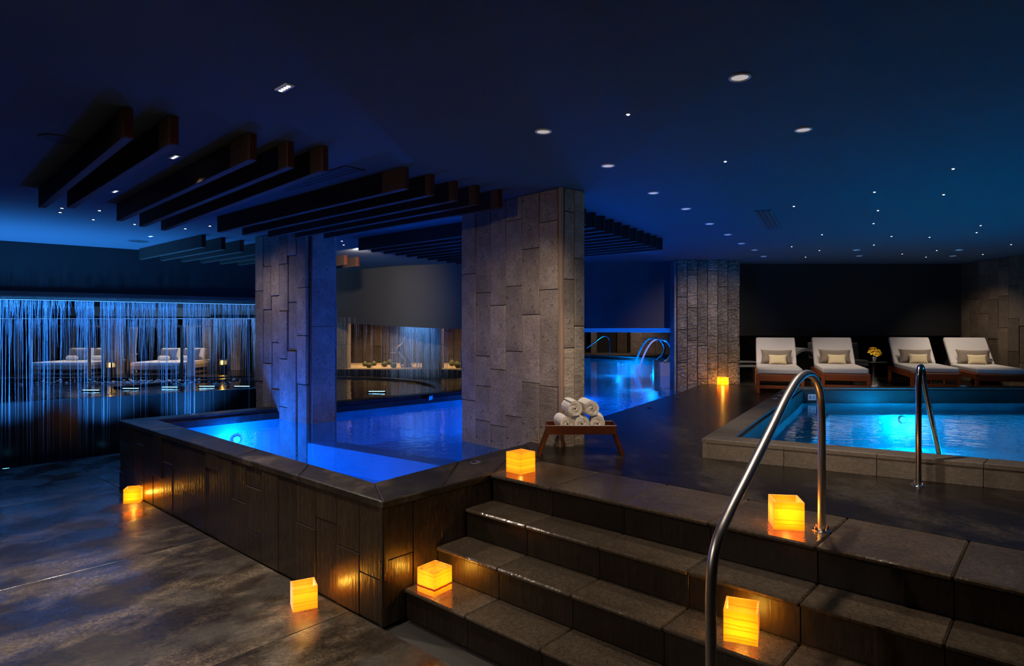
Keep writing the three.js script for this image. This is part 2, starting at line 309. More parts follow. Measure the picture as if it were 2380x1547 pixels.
// ---- steps
{
  const s = structure('staircase', 'broad dark stone steps up to the deck', 'steps');
  const a = [1.06, 0.77, 0.48, 0.19];
  for (let k = 0; k < 4; k++) {
    const top = -0.2175 * k, low = top - 0.2175;
    if (k) part(s, 'step_core', prism([PT(a[k] + 0.03, 0), PT(a[k] + 0.03, 8.2), PT(a[k - 1] + 0.06, 8.2), PT(a[k - 1] + 0.06, 0)], LOW - 0.02, top - 0.03), M.core);
    for (let i = 0; i < 13; i++) {
      if (k) { const c = PT(a[k] + 0.145, 0.63 * i + 0.315); part(s, 'tread_tile', cbox(0.626, 0.03, 0.318, 0.009), deckTiles(i + k * 2), [c[0], top - 0.015, -c[1]], [0, stairYaw, 0]); }
      along(s, 'riser_panel', PT(a[k] + 0.02, 0.63 * i + 0.002), PT(a[k] + 0.02, 0.63 * i + 0.628), 0.02, low, top - 0.03, shadedRisers(i + k), 0, 0.002);
    }
  }
}
function shadedRisers(i) { shadedRisers.m ??= [0.34, 0.27, 0.4].map((c, k) => phys({ map: shifted(panelTex, k * 0.3, k * 0.2), color: tint(c, c * 0.94, c * 0.9), roughness: 0.4, bumpMap: panelBump, bumpScale: 0.002 })); return shadedRisers.m[i % 3]; }  // riser colour darkened to stand in for shade on the upright faces

// ---- raised blue pool
const poolPoly = [I1, E1, [0.84, 8.21], [2.83, 11.73], [3.39, 12.87], [3.5, 13.4], [3.6, 16], [4.9, 20], [4.6, 23.2], [2.2, 26], [1.2, 26.3], plus(I2, ub, 7.2), I2];
{
  const p = structure('raised_pool', 'raised blue plunge pool clad in dark brown stone panels', 'pool');
  const panels = [[1, 0.95, 0.9], [0.8, 0.76, 0.72], [1.2, 1.1, 1]].map((c, k) => phys({ map: shifted(panelTex, k * 0.33, k * 0.27), color: tint(...c.map((x) => x * 0.46)), roughness: 0.3, bumpMap: panelBump, bumpScale: 0.003 }));
  const off = 0.05, w0 = plus(W0, u2, off, u1, off), w1 = plus(W1, u2, off), s0 = plus(S0, u1, off), bo = plus(W1, ub, 7.3);
  part(p, 'pool_body', prism([w0, w1, I2, I1], -1.19, -0.05), M.core); part(p, 'pool_body', prism([w0, s0, E1, I1], -1.19, -0.05), M.core);
  part(p, 'pool_body', prism([plus(W1, ub, 0.05), bo, plus(I2, ub, 7.2), I2], -1.19, -0.05), M.core);
  clad(p, 'stone_panel', plus(W0, u2, off), plus(W1, u2, off), randomStrips(19, LOW, -0.05, 0.35, 0.75), LOW, -0.05, panels, { th: 0.036, jit: 0.012, side: 1, gap: 0.004, chamfer: 0.003 });
  clad(p, 'stone_panel', plus(W0, u1, off), plus(S0, u1, off), [[-0.42], [], [-0.55], []], LOW, -0.05, panels, { th: 0.036, jit: 0.008, side: -1, gap: 0.004, chamfer: 0.003 });
  const stone = (q) => part(p, 'coping_stone', prism(q, -0.05, 0, 0.008), M.coping), n = 5;
  for (let i = 0; i < n; i++) { const a = (i + 0.002) / n, b = (i + 0.998) / n; stone([lerp(W0, W1, a), lerp(W0, W1, b), lerp(I1, I2, b), lerp(I1, I2, a)]); }
  for (let i = 0; i < 2; i++) { const a = (i + 0.002) / 2, b = (i + 0.998) / 2; stone([lerp(W0, S0, a), lerp(W0, S0, b), lerp(I1, E1, b), lerp(I1, E1, a)]); }
  stone([plus(S0, un1, 0.0), PT(1.06 + 0.62, 0), E1]);
  for (let i = 0; i < 7; i++) { const a = (i + 0.002) / 7, b = (i + 0.998) / 7, B = plus(I2, ub, 7.2); stone([lerp(W1, bo, a), lerp(W1, bo, b), lerp(I2, B, b), lerp(I2, B, a)]); }
  part(p, 'pool_floor', prism(poolPoly, -0.95, -0.72), M.poolTile);
  for (let i = 0; i < poolPoly.length; i++) along(p, 'tiled_wall', poolPoly[i], poolPoly[(i + 1) % poolPoly.length], 0.03, -0.8, WATER, M.poolTile, 0.02);
  for (let i = 0; i < poolPoly.length; i++) along(p, 'shaded_upper_wall', poolPoly[i], poolPoly[(i + 1) % poolPoly.length], 0.03, WATER, -0.055, M.coping, 0.02);  // dark band stands in for the dimness above the lit water
  // the low wall under the water that links the two pillars
  along(p, 'underwater_curb', [-3.1, 8.62], [-0.85, 7.1], 0.3, -0.75, -0.4, M.poolTile);
  along(p, 'underwater_bench', plus(I1, ub, 0.0, [-0.76, 0.65], 0.3), plus(I2, ub, 0.25, [0.76, -0.65], 0.2), 0.4, -0.75, -0.5, M.poolTile, -0.2);
  const w = part(scene, 'pool_water', prism(inset(poolPoly, -0.01), WATER - 0.002, WATER), M.water); tag(w, 'glowing deep blue water of the raised pool and lagoon', 'water', null, 'stuff');
}

// ---- hot tub on the deck
{
  const t = structure('hot_tub', 'low raised hot tub with a grey stone rim', 'hot tub');
  const rim = 0.18, n = tubOuter.length;
  for (let i = 0; i < n; i++) {
    const A = tubOuter[i], B = tubOuter[(i + 1) % n], a = tubInner[i], b = tubInner[(i + 1) % n], L = Math.hypot(B[0] - A[0], B[1] - A[1]), m = Math.round(L / 0.74), O = inset(tubOuter, 0.05);
    part(t, 'tub_wall', prism([O[i], O[(i + 1) % n], b, a], -0.95, rim - 0.035), M.core);
    for (let k = 0; k < m; k++) {
      const s = (k + 0.003) / m, e = (k + 0.997) / m;
      part(t, 'rim_stone', prism([lerp(A, B, s), lerp(A, B, e), lerp(a, b, e), lerp(a, b, s)], rim - 0.035, rim, 0.005), M.concrete);
      along(t, 'side_panel', lerp(A, B, s), lerp(A, B, e), 0.04, 0, rim - 0.036, M.concrete, 0.026, 0.002);
    }
    along(t, 'tiled_wall', a, b, 0.03, -0.8, -0.07, M.poolTile, 0.016); along(t, 'shaded_upper_wall', a, b, 0.03, -0.07, rim - 0.036, M.tubShadedWall, 0.016);  // darker upper wall stands in for dimness above the lit tub water
    part(t, 'bench', prism([a, b, tubBench[(i + 1) % n], tubBench[i]], -0.8, -0.2, 0.01), M.poolTile);
  }
  part(t, 'tub_floor', prism(tubInner, -0.95, -0.72), M.poolTile);
  const w = part(scene, 'tub_water', prism(tubInner, -0.072, -0.07), M.tubWater); tag(w, 'bright turquoise water inside the hot tub', 'water', null, 'stuff');
}

// ---- stone pillars
function pillar(label, poly, faces, y0) {
  const p = structure('stone_pillar', label, 'pillar'), core = inset(poly, 0.055);
  part(p, 'core', prism(core, y0 - 0.1, CEIL), stones[1]);
  for (const [i, strips, mats, o] of faces) clad(p, 'stone_panel', core[i], core[(i + 1) % 4], strips, y0, CEIL, mats, { th: 0.045, side: -1, ...o });
  return p;
}
const slabPoly = (c0, cr, cl) => [c0, cr, [cr[0] + cl[0] - c0[0], cr[1] + cl[1] - c0[1]], cl];
{
  const p1 = pillar('great stone pillar behind the folded towels', slabPoly([0.213, 6.12], [0.5175, 6.356], [-0.961, 7.345]), [
    [3, [[1.81, 0.34], [1.58, 0.86, 0.52, 0.13], [1.43, 0.72, 0.1], [2.34, 1.63, 0.93, 0.23], [2.01, 1.32, 0.61], [2.26, 1.57, 0.59]], stones, { jit: 0.01, tone: (i, k) => [[0, 3, 0], [1, 1, 3, 1, 1], [1, 3, 2, 3], [1, 3, 1, 3, 1], [1, 2, 1, 1], [1, 0, 2, 1]][i][k] ?? 1 }],
    [0, [[2.35, 1.67, 0.98], [1.89, 1.2]], stones, { jit: 0.012, tone: (i, k) => [[2, 1, 3, 1], [3, 1, 0]][i][k] ?? 1 }],
    [1, randomStrips(6, 0, CEIL, 0.5, 0.9), stones, {}], [2, randomStrips(2, 0, CEIL, 0.5, 0.9), stones, {}]], -0.72);
  part(p1, 'corner_strip', cbox(0.04, CEIL, 0.04, 0.004), M.copper, [0.218, CEIL / 2, -6.138], [0, 0.75, 0]);
  pillar('pale cracked stone pillar with a blue side, standing in the raised pool', slabPoly([-3.17, 8.51], [-2.867, 8.859], [-4.423, 9.6]), [
    [3, [[1.74, 0.36], [2.1, 1.45, 0.64], [1.65, 0.96, 0.27], [2.1, 1.42, 0.73, 0.03], [2.21, 1.54, 0.85], [1.74, 1.07, 0.39]], stones, { jit: 0.035, gap: 0.01 }],
    [0, [[1.2]], smoothStones, { jit: 0.004, gap: 0.003 }], [1, randomStrips(6, 0, CEIL, 0.5, 0.9), stones, {}], [2, [[1.3]], smoothStones, {}]], -0.72);
  pillar('rough chiselled stone pillar beside the first lounger', [[2.82, 12.87], [4.2, 12.87], [4.2, 13.42], [2.82, 13.42]], [
    [0, [[1.81, 1.13, 0.44], [2.27, 1.59, 0.9], [0.8, 0.11], [2.36, 1.0, 0.31], [2.02, 0.64], [1.54, 0.44]], chiseled, { jit: 0.012, gap: 0.012 }],
    [3, [[1.0], [1.6]], smoothStones, { jit: 0.004 }], [1, randomStrips(2, 0, CEIL, 0.5, 0.9), chiseled, {}]], -0.72);
}

// ---- hanging bulkheads, water lips
const n1 = [0.643, -0.766], d1 = [0.766, 0.643], B1 = [-8.14, 10.38];
{
  const b = structure('wall_bulkhead', 'black bulkhead hanging above the near waterfall', 'bulkhead');
  along(b, 'plaster', plus(B1, d1, -3.2), plus(B1, d1, 4.2), 0.4, 1.778, CEIL, M.blackWall, 0.2);
  along(b, 'water_lip', plus(B1, d1, -3.2), plus(B1, d1, 4.2), 0.44, 1.66, 1.775, M.lip, 0.2);
  const c = structure('wall_curved', 'grey curved bulkhead hanging between the pillars', 'bulkhead');
  const knots = [[-6.2, 16.7, 1.32], [-5.07, 15.7, 1.285], [-4.0, 14.72, 1.24], [-3.06, 14.06, 1.19], [-1.79, 13.68, 1.14], [0.2, 13.52, 1.155], [2.86, 13.45, 1.16]], line = new THREE.CatmullRomCurve3(knots.map((k) => V3(k[0], k[2], k[1]))).getPoints(40).map((q) => [q.x, q.z, q.y]);
  const g = new GB(), th = 0.3, nrm = (i) => { const a = line[Math.max(0, i - 1)], q = line[Math.min(line.length - 1, i + 1)], l = Math.hypot(q[0] - a[0], q[1] - a[1]); return [-(q[1] - a[1]) / l, (q[0] - a[0]) / l]; };
  const f = line.map(([X, Z, y]) => [V3(X, y, -Z), V3(X, CEIL, -Z)]), k = line.map(([X, Z, y], i) => { const n = nrm(i), x = X + n[0] * th, z = Z + n[1] * th; return [V3(x, y, -z), V3(x, CEIL, -z)]; });
  for (let i = 0; i + 1 < line.length; i++) { g.quad(f[i][0], f[i + 1][0], f[i + 1][1], f[i][1]); g.quad(k[i + 1][0], k[i][0], k[i][1], k[i + 1][1]); g.quad(k[i][0], k[i + 1][0], f[i + 1][0], f[i][0]); }
  part(c, 'plaster', g.build(), M.greyWall);
  const r = structure('wall_rear', 'inner bulkhead with a lit lip above the far water curtain', 'bulkhead');
  along(r, 'plaster', [-14.8, 14.3], [-6.3, 14.3], 0.3, 1.43, CEIL, M.greyWall, 0.15); along(r, 'water_lip', [-14.8, 14.26], [-6.3, 14.26], 0.12, 1.4, 1.43, M.lip, 0.06);
  along(r, 'slanted_fascia', [-11.2, 12.25], [-7.4, 13.9], 0.1, 1.42, 1.62, M.lip, 0);
  const l = structure('wall_lagoon', 'pale low bulkhead lit blue across the far lagoon', 'bulkhead');
  along(l, 'plaster', [1.2, 19.5], [6.6, 16.2], 0.25, 1.02, CEIL, M.white, 0);
}

// ---- waterfall pond and its surroundings
{
  const p = structure('pond', 'black stone pond under the water curtains', 'pond');
  const far = [[-0.2, 15.0], [-1.4, 15.9], [-5.8, 16.1], [-6.4, 15.2], [-7.8, 14.75], [-10.4, 14.5], [-14.8, 14.4]];
  const near = [plus(B1, d1, -6), plus(B1, d1, 3.85), [-3.75, 9.95], plus(W1, ub, 7.3)];
  part(p, 'pond_bed', prism([...near, ...far], -1.19, -0.08), M.blackStone);
  along(p, 'pond_wall', plus(B1, d1, -6), plus(B1, d1, 3.9), 0.22, -1.19, -0.03, M.blackStone, 0.02, 0.012);
  along(p, 'pond_wall', plus(B1, d1, 3.85), [-3.7, 9.9], 0.2, -1.19, -0.03, M.blackStone, 0.0, 0.012);
  part(p, 'lower_basin', prism([plus(B1, d1, -6), plus(B1, d1, 3.85), plus(B1, d1, 3.85, n1, 1.7), plus(B1, d1, -6, n1, 1.7)], -1.19, -1.04), M.blackStone);
  // curved kerb of the round inner pond
  const ring = new GB(), C = [-5.3, 11.7], R0 = 3.3, R1 = 3.5, at = (r, a, y) => V3(C[0] + r * Math.sin(a), y, -(C[1] + r * Math.cos(a)));
  for (let i = 0; i < 40; i++) { const a = rad(-75 + i * 4.5), b = rad(-75 + (i + 1) * 4.5); ring.quad(at(R0, a, -0.02), at(R0, b, -0.02), at(R1, b, -0.02), at(R1, a, -0.02)); ring.quad(at(R0, b, -0.02), at(R0, a, -0.02), at(R0, a, -0.09), at(R0, b, -0.09)); ring.quad(at(R1, a, -0.02), at(R1, b, -0.02), at(R1, b, -0.09), at(R1, a, -0.09)); }
  part(p, 'curved_kerb', ring.build(), M.blackStone);
  const w = part(scene, 'pond_water', prism([...near, ...far], -0.075, -0.055), M.blackWater); tag(w, 'black rippled water of the waterfall pond', 'water', null, 'stuff');
  const wl = part(scene, 'basin_water', prism([plus(B1, d1, -6, n1, 0.15), plus(B1, d1, 3.7, n1, 0.15), plus(B1, d1, 3.7, n1, 1.6), plus(B1, d1, -6, n1, 1.6)], -1.04, -1.0), M.blackWater); tag(wl, 'shallow dark water where the near curtain lands', 'water', null, 'stuff');
  const t = structure('floor_terrace', 'dark terrace floor under the daybeds', 'floor');
  part(t, 'terrace_slab', prism([[-5.8, 16.1], [-6.4, 15.2], [-7.8, 14.75], [-10.4, 14.5], [-14.8, 14.4], [-14.8, 18.95], [-5.8, 18.95]], -1.19, 0, 0.01), M.deck);
  const s = structure('floor_sand', 'raised bed of raked pale sand with cacti', 'sand bed');
  part(s, 'retaining_kerb', prism([[-5.8, 16.08], [-1.4, 15.9], [-0.2, 15.0], [0.8, 15.2], [0.8, 18.95], [-5.8, 18.95]], -1.19, 0.08, 0.01), M.blackStone);
  part(s, 'sand', prism([[-5.8, 16.2], [-1.4, 16.0], [-0.1, 15.2], [0.7, 15.3], [0.7, 18.7], [-5.8, 18.7]], 0.05, 0.1, 0.01), M.sand);
  const bw = structure('wall_panelled', 'brown stone panel wall behind the cacti', 'wall');
  clad(bw, 'stone_panel', [-6.0, 18.9], [0.8, 18.9], randomStrips(22, 0.1, 2.1, 0.45, 0.9), 0.1, 2.1, brownStones, { th: 0.05, jit: 0.02, side: -1 });
  const lg = structure('wall_lagoon_back', 'stone back wall with dark recess beyond the lagoon', 'wall');
  clad(lg, 'stone_panel', [4.1, 27.6], [8.2, 25.6], randomStrips(8, 0, 2.5, 0.6, 1.1), 0, CEIL, stones, { th: 0.06, jit: 0.02, side: -1 });
  along(lg, 'recess_pier', [3.55, 28.2], [4.0, 28.2], 0.3, 0, CEIL, brownStones[2]); along(lg, 'recess_pier', [2.35, 28.2], [2.62, 28.2], 0.3, 0, CEIL, stones[0]);
  const fl = structure('floor_lagoon', 'pale stone ledge round the far end of the lagoon', 'floor');
  part(fl, 'ledge', prism([[1.2, 26.3], [2.2, 26], [4.6, 23.2], [4.9, 20], [3.6, 16], [9.4, 16.2], [9.4, 28.6], [1.2, 28.6]], -0.95, 0, 0.01), M.concrete);
}

// ================================================================ CEILING THINGS
function beam(near, far, label, group) {
  const L = Math.hypot(far[0] - near[0], far[1] - near[1]), o = thing('ceiling_beam', label, 'beam', [near[0], CEIL, near[1]], Math.atan2(far[1] - near[1], far[0] - near[0]) * 180 / Math.PI, group, 'thing');
  part(o, 'plank', cbox(L - 0.012, 0.19, 0.06, 0.003), M.darkWood, [L / 2 + 0.006, -0.095, 0]);
  part(o, 'end_cap', cbox(0.01, 0.186, 0.052, 0.002), M.mahogany, [0.003, -0.095, 0]);
}
const ORD = ['first', 'second', 'third', 'fourth', 'fifth', 'sixth', 'seventh', 'eighth', 'ninth', 'tenth', 'eleventh', 'twelfth', 'thirteenth', 'fourteenth', 'fifteenth', 'sixteenth', 'seventeenth', 'eighteenth', 'nineteenth', 'twentieth', 'twenty-first', 'twenty-second'];
beam([-2.59, 3.9], [-5.0, 6.22], 'leftmost of the two nearest dark ceiling beams', 'pair of beams over the lower floor');
beam([-2.39, 4.05], [-4.73, 6.24], 'right-hand one of the two nearest dark ceiling beams', 'pair of beams over the lower floor');
[[[-2.05, 4.43], [-4.75, 7.0]], [[-1.86, 4.63], [-4.75, 7.4]], [[-1.64, 4.74], [-4.67, 7.69]]].forEach(([a, b], i) => beam(a, b, `${ORD[i]} beam from the left in the trio over the raised pool's front wall`, 'trio of beams'));
[[-1.15, 5.36, 3.82], [-0.97, 5.62, 3.8], [-0.79, 5.87, 3.7], [-0.6, 6.05, 3.5], [-0.39, 6.24, 3.3]].forEach(([X, Z, L], i) => beam([X, Z], plus([X, Z], [-0.76, 0.65], L), `${ORD[i]} of five long beams crossing above the cracked pale pillar, counted from the nearest`, 'five long beams'));
for (let k = 0; k < 11; k++) {
  const a = [-5.04 + 0.145 * k, 9.3 + 0.297 * k], L = (a[0] - B1[0]) * n1[0] + (a[1] - B1[1]) * n1[1] - 0.12;
  beam(a, plus(a, [-0.766, 0.643], Math.min(2.7, L)), `${ORD[k]} beam, from the front, in the group before the black bulkhead`, 'beams by the waterfall');
}
for (let k = 0; k < 12; k++) { const s = -0.78 + 0.275 * k, a = [0.79 + 0.5 * s, 7.69 + 0.866 * s]; beam(a, plus(a, [-0.766, 0.643], 4.2), `${ORD[k]} beam, from the front, in the row behind the great pillar`, 'beams behind the great pillar'); }

const DL = [[1.11, 3.42], [0.03, 4.37], [1.85, 4.33], [0.59, 5.3], [1.18, 6.38], [1.72, 7.24], [2.29, 8.3], [2.83, 9.27], [3.36, 10.27], [3.88, 11.14], [4.42, 12.17], [5.72, 11.14], [6.26, 12.09], [7.57, 11.14], [8.09, 12.09]];
const DLabel = ['largest round downlight, nearest above the deck', 'round downlight before the great pillar', 'round downlight above the hot tub corner', ...['first', 'second', 'third', 'fourth', 'fifth', 'sixth'].map((o) => `${o} downlight of the row receding past the great pillar`), 'front downlight over the first lounger', 'rear downlight over the first lounger', 'front downlight over the second lounger', 'rear downlight over the second lounger', 'front downlight over the last lounger', 'rear downlight over the last lounger'];
const trimGeo = lathe([[0.045, 0.012], [0.046, 0.002], [0.052, -0.004], [0.06, 0.0], [0.06, 0.006]], 32), lensGeo = lathe([[0.0001, 0.002], [0.03, 0.001], [0.046, 0.003]], 28);
const DAim = [[[1.15, -0.3, 3.5], 9, 62], [[-0.4, 0.7, 6.75], 12, 28], [[2.2, 0, 4.6], 14, 50], [[0.4, 0.2, 5.98], 11, 24], [[2.5, 0.1, 7.4], 8, 36], [[1.72, 0, 7.24], 2, 30], [[4.2, 0.25, 11.0], 9, 22], [[5.4, 0.25, 11.1], 12, 22], [[3.5, 0.8, 12.8], 16, 34],
  [[4.5, 0.5, 11.8], 8, 32], [[4.9, 0.5, 12.7], 3, 32], [[5.85, 0.5, 11.9], 8, 34], [[6.2, 0.5, 12.7], 3, 34], [[7.7, 0.5, 11.9], 9, 38], [[9.0, 0.3, 12.8], 9, 46]];
DL.forEach(([X, Z], i) => {
  const o = thing('downlight', DLabel[i], 'downlight', [X, CEIL - 0.007, Z], 0, 'round ceiling downlights');
  part(o, 'trim', trimGeo, M.white); part(o, 'lens', lensGeo, G.downlight);
  spot([X, CEIL - 0.03, Z], DAim[i][0], NEUTRAL, DAim[i][1], DAim[i][2]);
});
const starGeo = lathe([[0.0001, -0.004], [0.008, -0.003], [0.012, 0.002]], 12);
[[0.58, 4.03], [1.56, 5.18], [3.63, 5.42], [3.45, 6.36], [4.24, 6.48], [2.93, 7.11], [4.04, 7.37], [4.49, 8.3], [6.05, 8.47], [6.44, 9.1], [5.41, 9.49], [6.05, 9.58], [4.26, 9.31], [5.68, 10.49], [7.97, 10.44], [4.38, 10.72], [5.11, 11.27], [7.25, 11.27], [5.31, 12.32], [6.93, 11.8], [7.71, 12.32], [8.52, 11.87]].sort((a, b) => a[0] / a[1] - b[0] / b[1]).forEach(([X, Z], i) => {
  const m = part(scene, 'star_light', starGeo, G.star, [X, CEIL - 0.002, -Z]); tag(m, `tiny white ceiling star light, ${ORD[i]} from the left on the hot tub side`, 'star light', 'star lights over the hot tub');
});
[[-5.55, 7.19], [-5.78, 7.46], [-5.22, 7.34], [-5.74, 7.96], [-5.45, 8.33], [-4.65, 8.13], [-4.98, 8.7], [-4.51, 8.47], [-3.18, 9.97], [-3.3, 10.44]].forEach(([X, Z], i) => {
  const o = thing('pin_spot', i < 8 ? `bright pin spot among the left-hand beams, ${ORD[[1, 0, 3, 2, 4, 5, 6, 7][i]]} from the left` : `${i === 8 ? 'upper' : 'lower'} of two bright pin spots just behind the pale cracked pillar`, 'pin spot', [X, CEIL, Z], 0, i < 8 ? 'pin spots among the beams' : 'pin spots behind the pillar');
  part(o, 'lens', lathe([[0.0001, -0.012], [0.013, -0.01], [0.018, 0.0]], 14), G.hotStar); part(o, 'collar', lathe([[0.019, -0.008], [0.026, -0.006], [0.027, 0.0]], 16), M.darkMetal);
  if (i === 5 || i === 6 || i === 7) spot([X, CEIL - 0.03, Z], [[-3.6, 1.0, 8.9], [-4.2, 1.0, 9.4], [-3.8, 0.3, 9.0]][i - 5], NEUTRAL, [1.7, 1.4, 1.4][i - 5], 46);
});
[[-1.47, 3.57], [-2.96, 5.02], [-4.32, 6.3], [-5.93, 9.44], [-2.6, 1.2]].forEach(([X, Z], i) => {
  const o = thing('cell_light', ['rectangular four-cell ceiling light nearest, over the lower floor', 'rectangular four-cell ceiling light beside the nearest beam pair', 'rectangular four-cell ceiling light between pair and trio of beams', 'small far four-cell ceiling light near the bulkhead', 'unseen four-cell ceiling light above the viewer, lighting the steps'][i], 'ceiling light', [X, CEIL - 0.004, Z], -42, 'four-cell ceiling lights');
  part(o, 'housing', cbox(0.14, 0.008, 0.055, 0.002), M.white);
  for (let k = 0; k < 4; k++) part(o, 'cell', lathe([[0.0001, -0.004], [0.011, -0.003], [0.013, 0.0]], 12), G.cell, [-0.048 + 0.032 * k, -0.004, 0]);
  const [to, power, cone] = [[[-2.2, LOW, 4.2], 14, 50], [[-3.0, LOW, 4.4], 50, 54], [[-4.9, LOW, 6.6], 10, 45], [[-7.0, -0.2, 11.0], 1, 30], [[-0.9, -0.3, 4.4], 21, 50]][i];  // the last light is out of view, placed to light the steps
  spot([X, CEIL - 0.03, Z], to, NEUTRAL, power, cone, 1, 3);
});
function vent(label, A, B, w) {
  const L = Math.hypot(B[0] - A[0], B[1] - A[1]), o = thing('ceiling_vent', label, 'vent', [(A[0] + B[0]) / 2, CEIL - 0.005, (A[1] + B[1]) / 2], Math.atan2(B[1] - A[1], B[0] - A[0]) * 180 / Math.PI, 'slot vents');
  part(o, 'frame', cbox(L, 0.01, w, 0.002), M.ceiling);
  for (let k = 0; k < 3; k++) part(o, 'slot', cbox(L - 0.06, 0.006, w * 0.17, 0.001), M.grille, [0, -0.005, (k - 1) * w * 0.28]);
}
vent('dark slot vent in the ceiling over the deck', [2.66, 7.35], [3.3, 8.7], 0.2); vent('long dark slot vent in the ceiling beside the five beams', [-2.6, 6.24], [-1.6, 5.38], 0.2);
[[-3.53, 4.56, 0.13, 'round dark ceiling speaker outside the nearest beams'], [-6.5, 10.02, 0.16, 'round dark ceiling speaker near the black bulkhead']].forEach(([X, Z, r, l]) => {
  const o = thing('ceiling_speaker', l, 'speaker', [X, CEIL, Z], 0, 'ceiling speakers'); part(o, 'grille', lathe([[0.0001, -0.006], [r * 0.85, -0.005]], 28), M.grille); part(o, 'rim', lathe([[r * 0.84, -0.006], [r, -0.008], [r, 0]], 28), M.ceiling);
});

// ================================================================ LANTERNS
const onyxPlain = onyxMat(onyx(false, 131)), onyxVein = onyxMat(shifted(onyx(false, 141), 0.1, 0.37)), onyxDark = onyxMat(onyx(true, 151));
const shellGeo = (() => { const w = 0.085, i = 0.074, sq = (r) => [[-r, -r], [r, -r], [r, r], [-r, r]]; const g = [prism(sq(w), 0.014, 0.165, 0, sq(i)), prism(sq(w), 0, 0.014)]; return mergeGeometries(g); })();
const candleGeo = lathe([[0.0001, 0.045], [0.02, 0.045], [0.022, 0.04], [0.022, 0.0]], 18), flameGeo = lathe([[0.0001, 0.034], [0.003, 0.024], [0.006, 0.011], [0.004, 0.002], [0.0001, 0]], 12);
function lantern(label, X, y, Z, yaw, mat, power = 0.16) {
  const o = thing('candle_lantern', label, 'lantern', [X, y, Z], yaw, 'glowing onyx candle lanterns');
  part(o, 'onyx_body', shellGeo, mat); const c = part(o, 'candle', candleGeo, M.cream, [0, 0.014, 0]); part(c, 'flame', flameGeo, G.flame, [0, 0.046, 0]);
  point([X, y + 0.075, Z], CANDLE, power, 0.6);
}
lantern('glowing onyx lantern on the floor near the pool wall\'s far corner', -4.8, LOW, 7.32, 20, onyxPlain);
lantern('glowing onyx lantern on the lower floor near the steps', -1.745, LOW, 4.585, 28, onyxVein);
lantern('glowing onyx lantern with a dark band, on the lowest step', -0.735, -0.6525, 4.35, 52, onyxDark);
lantern('glowing onyx lantern on the deck beside the towel tray', -0.152, 0, 5.12, 46, onyxPlain);
lantern('glowing onyx lantern at the foot of the handrail post', 1.485, 0, 3.72, -9, onyxVein);
lantern('largest glowing onyx lantern, on a middle step by the handrail', 1.07, -0.435, 3.265, -22, onyxPlain);
lantern('small glowing onyx lantern at the foot of the chiselled pillar', 3.75, 0, 12.62, 8, onyxVein, 0.3);

// ================================================================ HANDRAILS
function flange(o, x, y, r = 0.055) {
  const f = part(o, 'flange', lathe([[0.02, 0.014], [r * 0.8, 0.01], [r, 0.004], [r, 0]], 24), M.chrome, [x, y, 0]);
  for (let k = 0; k < 4; k++) part(f, 'bolt', lathe([[0.0001, 0.022], [0.006, 0.02], [0.008, 0.012], [0.008, 0]], 10), M.chrome, [0.042 * Math.cos(k * 1.571 + 0.6), 0.004, 0.042 * Math.sin(k * 1.571 + 0.6)]);
}
{
  const o = thing('handrail', 'brushed steel handrail curving down the steps', 'handrail', [1.663, 0, 3.638], -130.5);
  const path = [[0, 0.003], [0, 0.3], [0, 0.62], [0.006, 0.72], [0.03, 0.8], [0.09, 0.875], [0.18, 0.922], [0.268, 0.936], [0.364, 0.929], [0.455, 0.904], [0.6, 0.833], [0.8, 0.71], [1.1, 0.53], [1.33, 0.392], [1.42, 0.325], [1.47, 0.24], [1.487, 0.13], [1.487, -0.2], [1.487, -0.55], [1.487, -0.867]];
  part(o, 'tube', tube(path.map(([s, y]) => V3(s, y, 0)), 0.0225, 140, 18), M.steel); flange(o, 0, 0); flange(o, 1.487, LOW);
  const p = thing('handrail', 'polished steel grab rail over the edge of the hot tub', 'handrail', [2.868, 0, 4.673], 40);
  const q = [[0, 0.003], [0, 0.3], [0, 0.7], [0.002, 0.8], [0.012, 0.86], [0.04, 0.895], [0.072, 0.875], [0.1, 0.8], [0.16, 0.68], [0.226, 0.556], [0.339, 0.359], [0.446, 0.175], [0.56, -0.04], [0.6, -0.13], [0.605, -0.197]];
  part(p, 'tube', tube(q.map(([s, y]) => V3(s, y, 0)), 0.021, 120, 18), M.chrome); flange(p, 0, 0);
  const r = thing('handrail', 'slim steel rail at the far end of the lagoon', 'handrail', [2.9, 0, 25.4], 175);
  part(r, 'tube', tube([[0, 0], [0, 0.5], [0.02, 0.66], [0.12, 0.78], [0.28, 0.78], [0.6, 0.55], [0.95, 0.3]].map(([s, y]) => V3(s, y, 0)), 0.022, 50, 10), M.chrome);
  part(r, 'foot', lathe([[0.02, 0.012], [0.05, 0.006], [0.05, 0]], 16), M.chrome);
  const s = thing('handrail', 'short steel rail beside the sand bed', 'handrail', [-2.03, 0.1, 16.1], 0);
  part(s, 'tube', tube([[0, 0], [0, 0.4], [0.01, 0.5], [0.06, 0.56], [0.3, 0.58]].map(([x, y]) => V3(x, y, 0)), 0.022, 40, 10), M.chrome);
  part(s, 'foot', lathe([[0.02, 0.012], [0.05, 0.006], [0.05, 0]], 16), M.chrome);
}

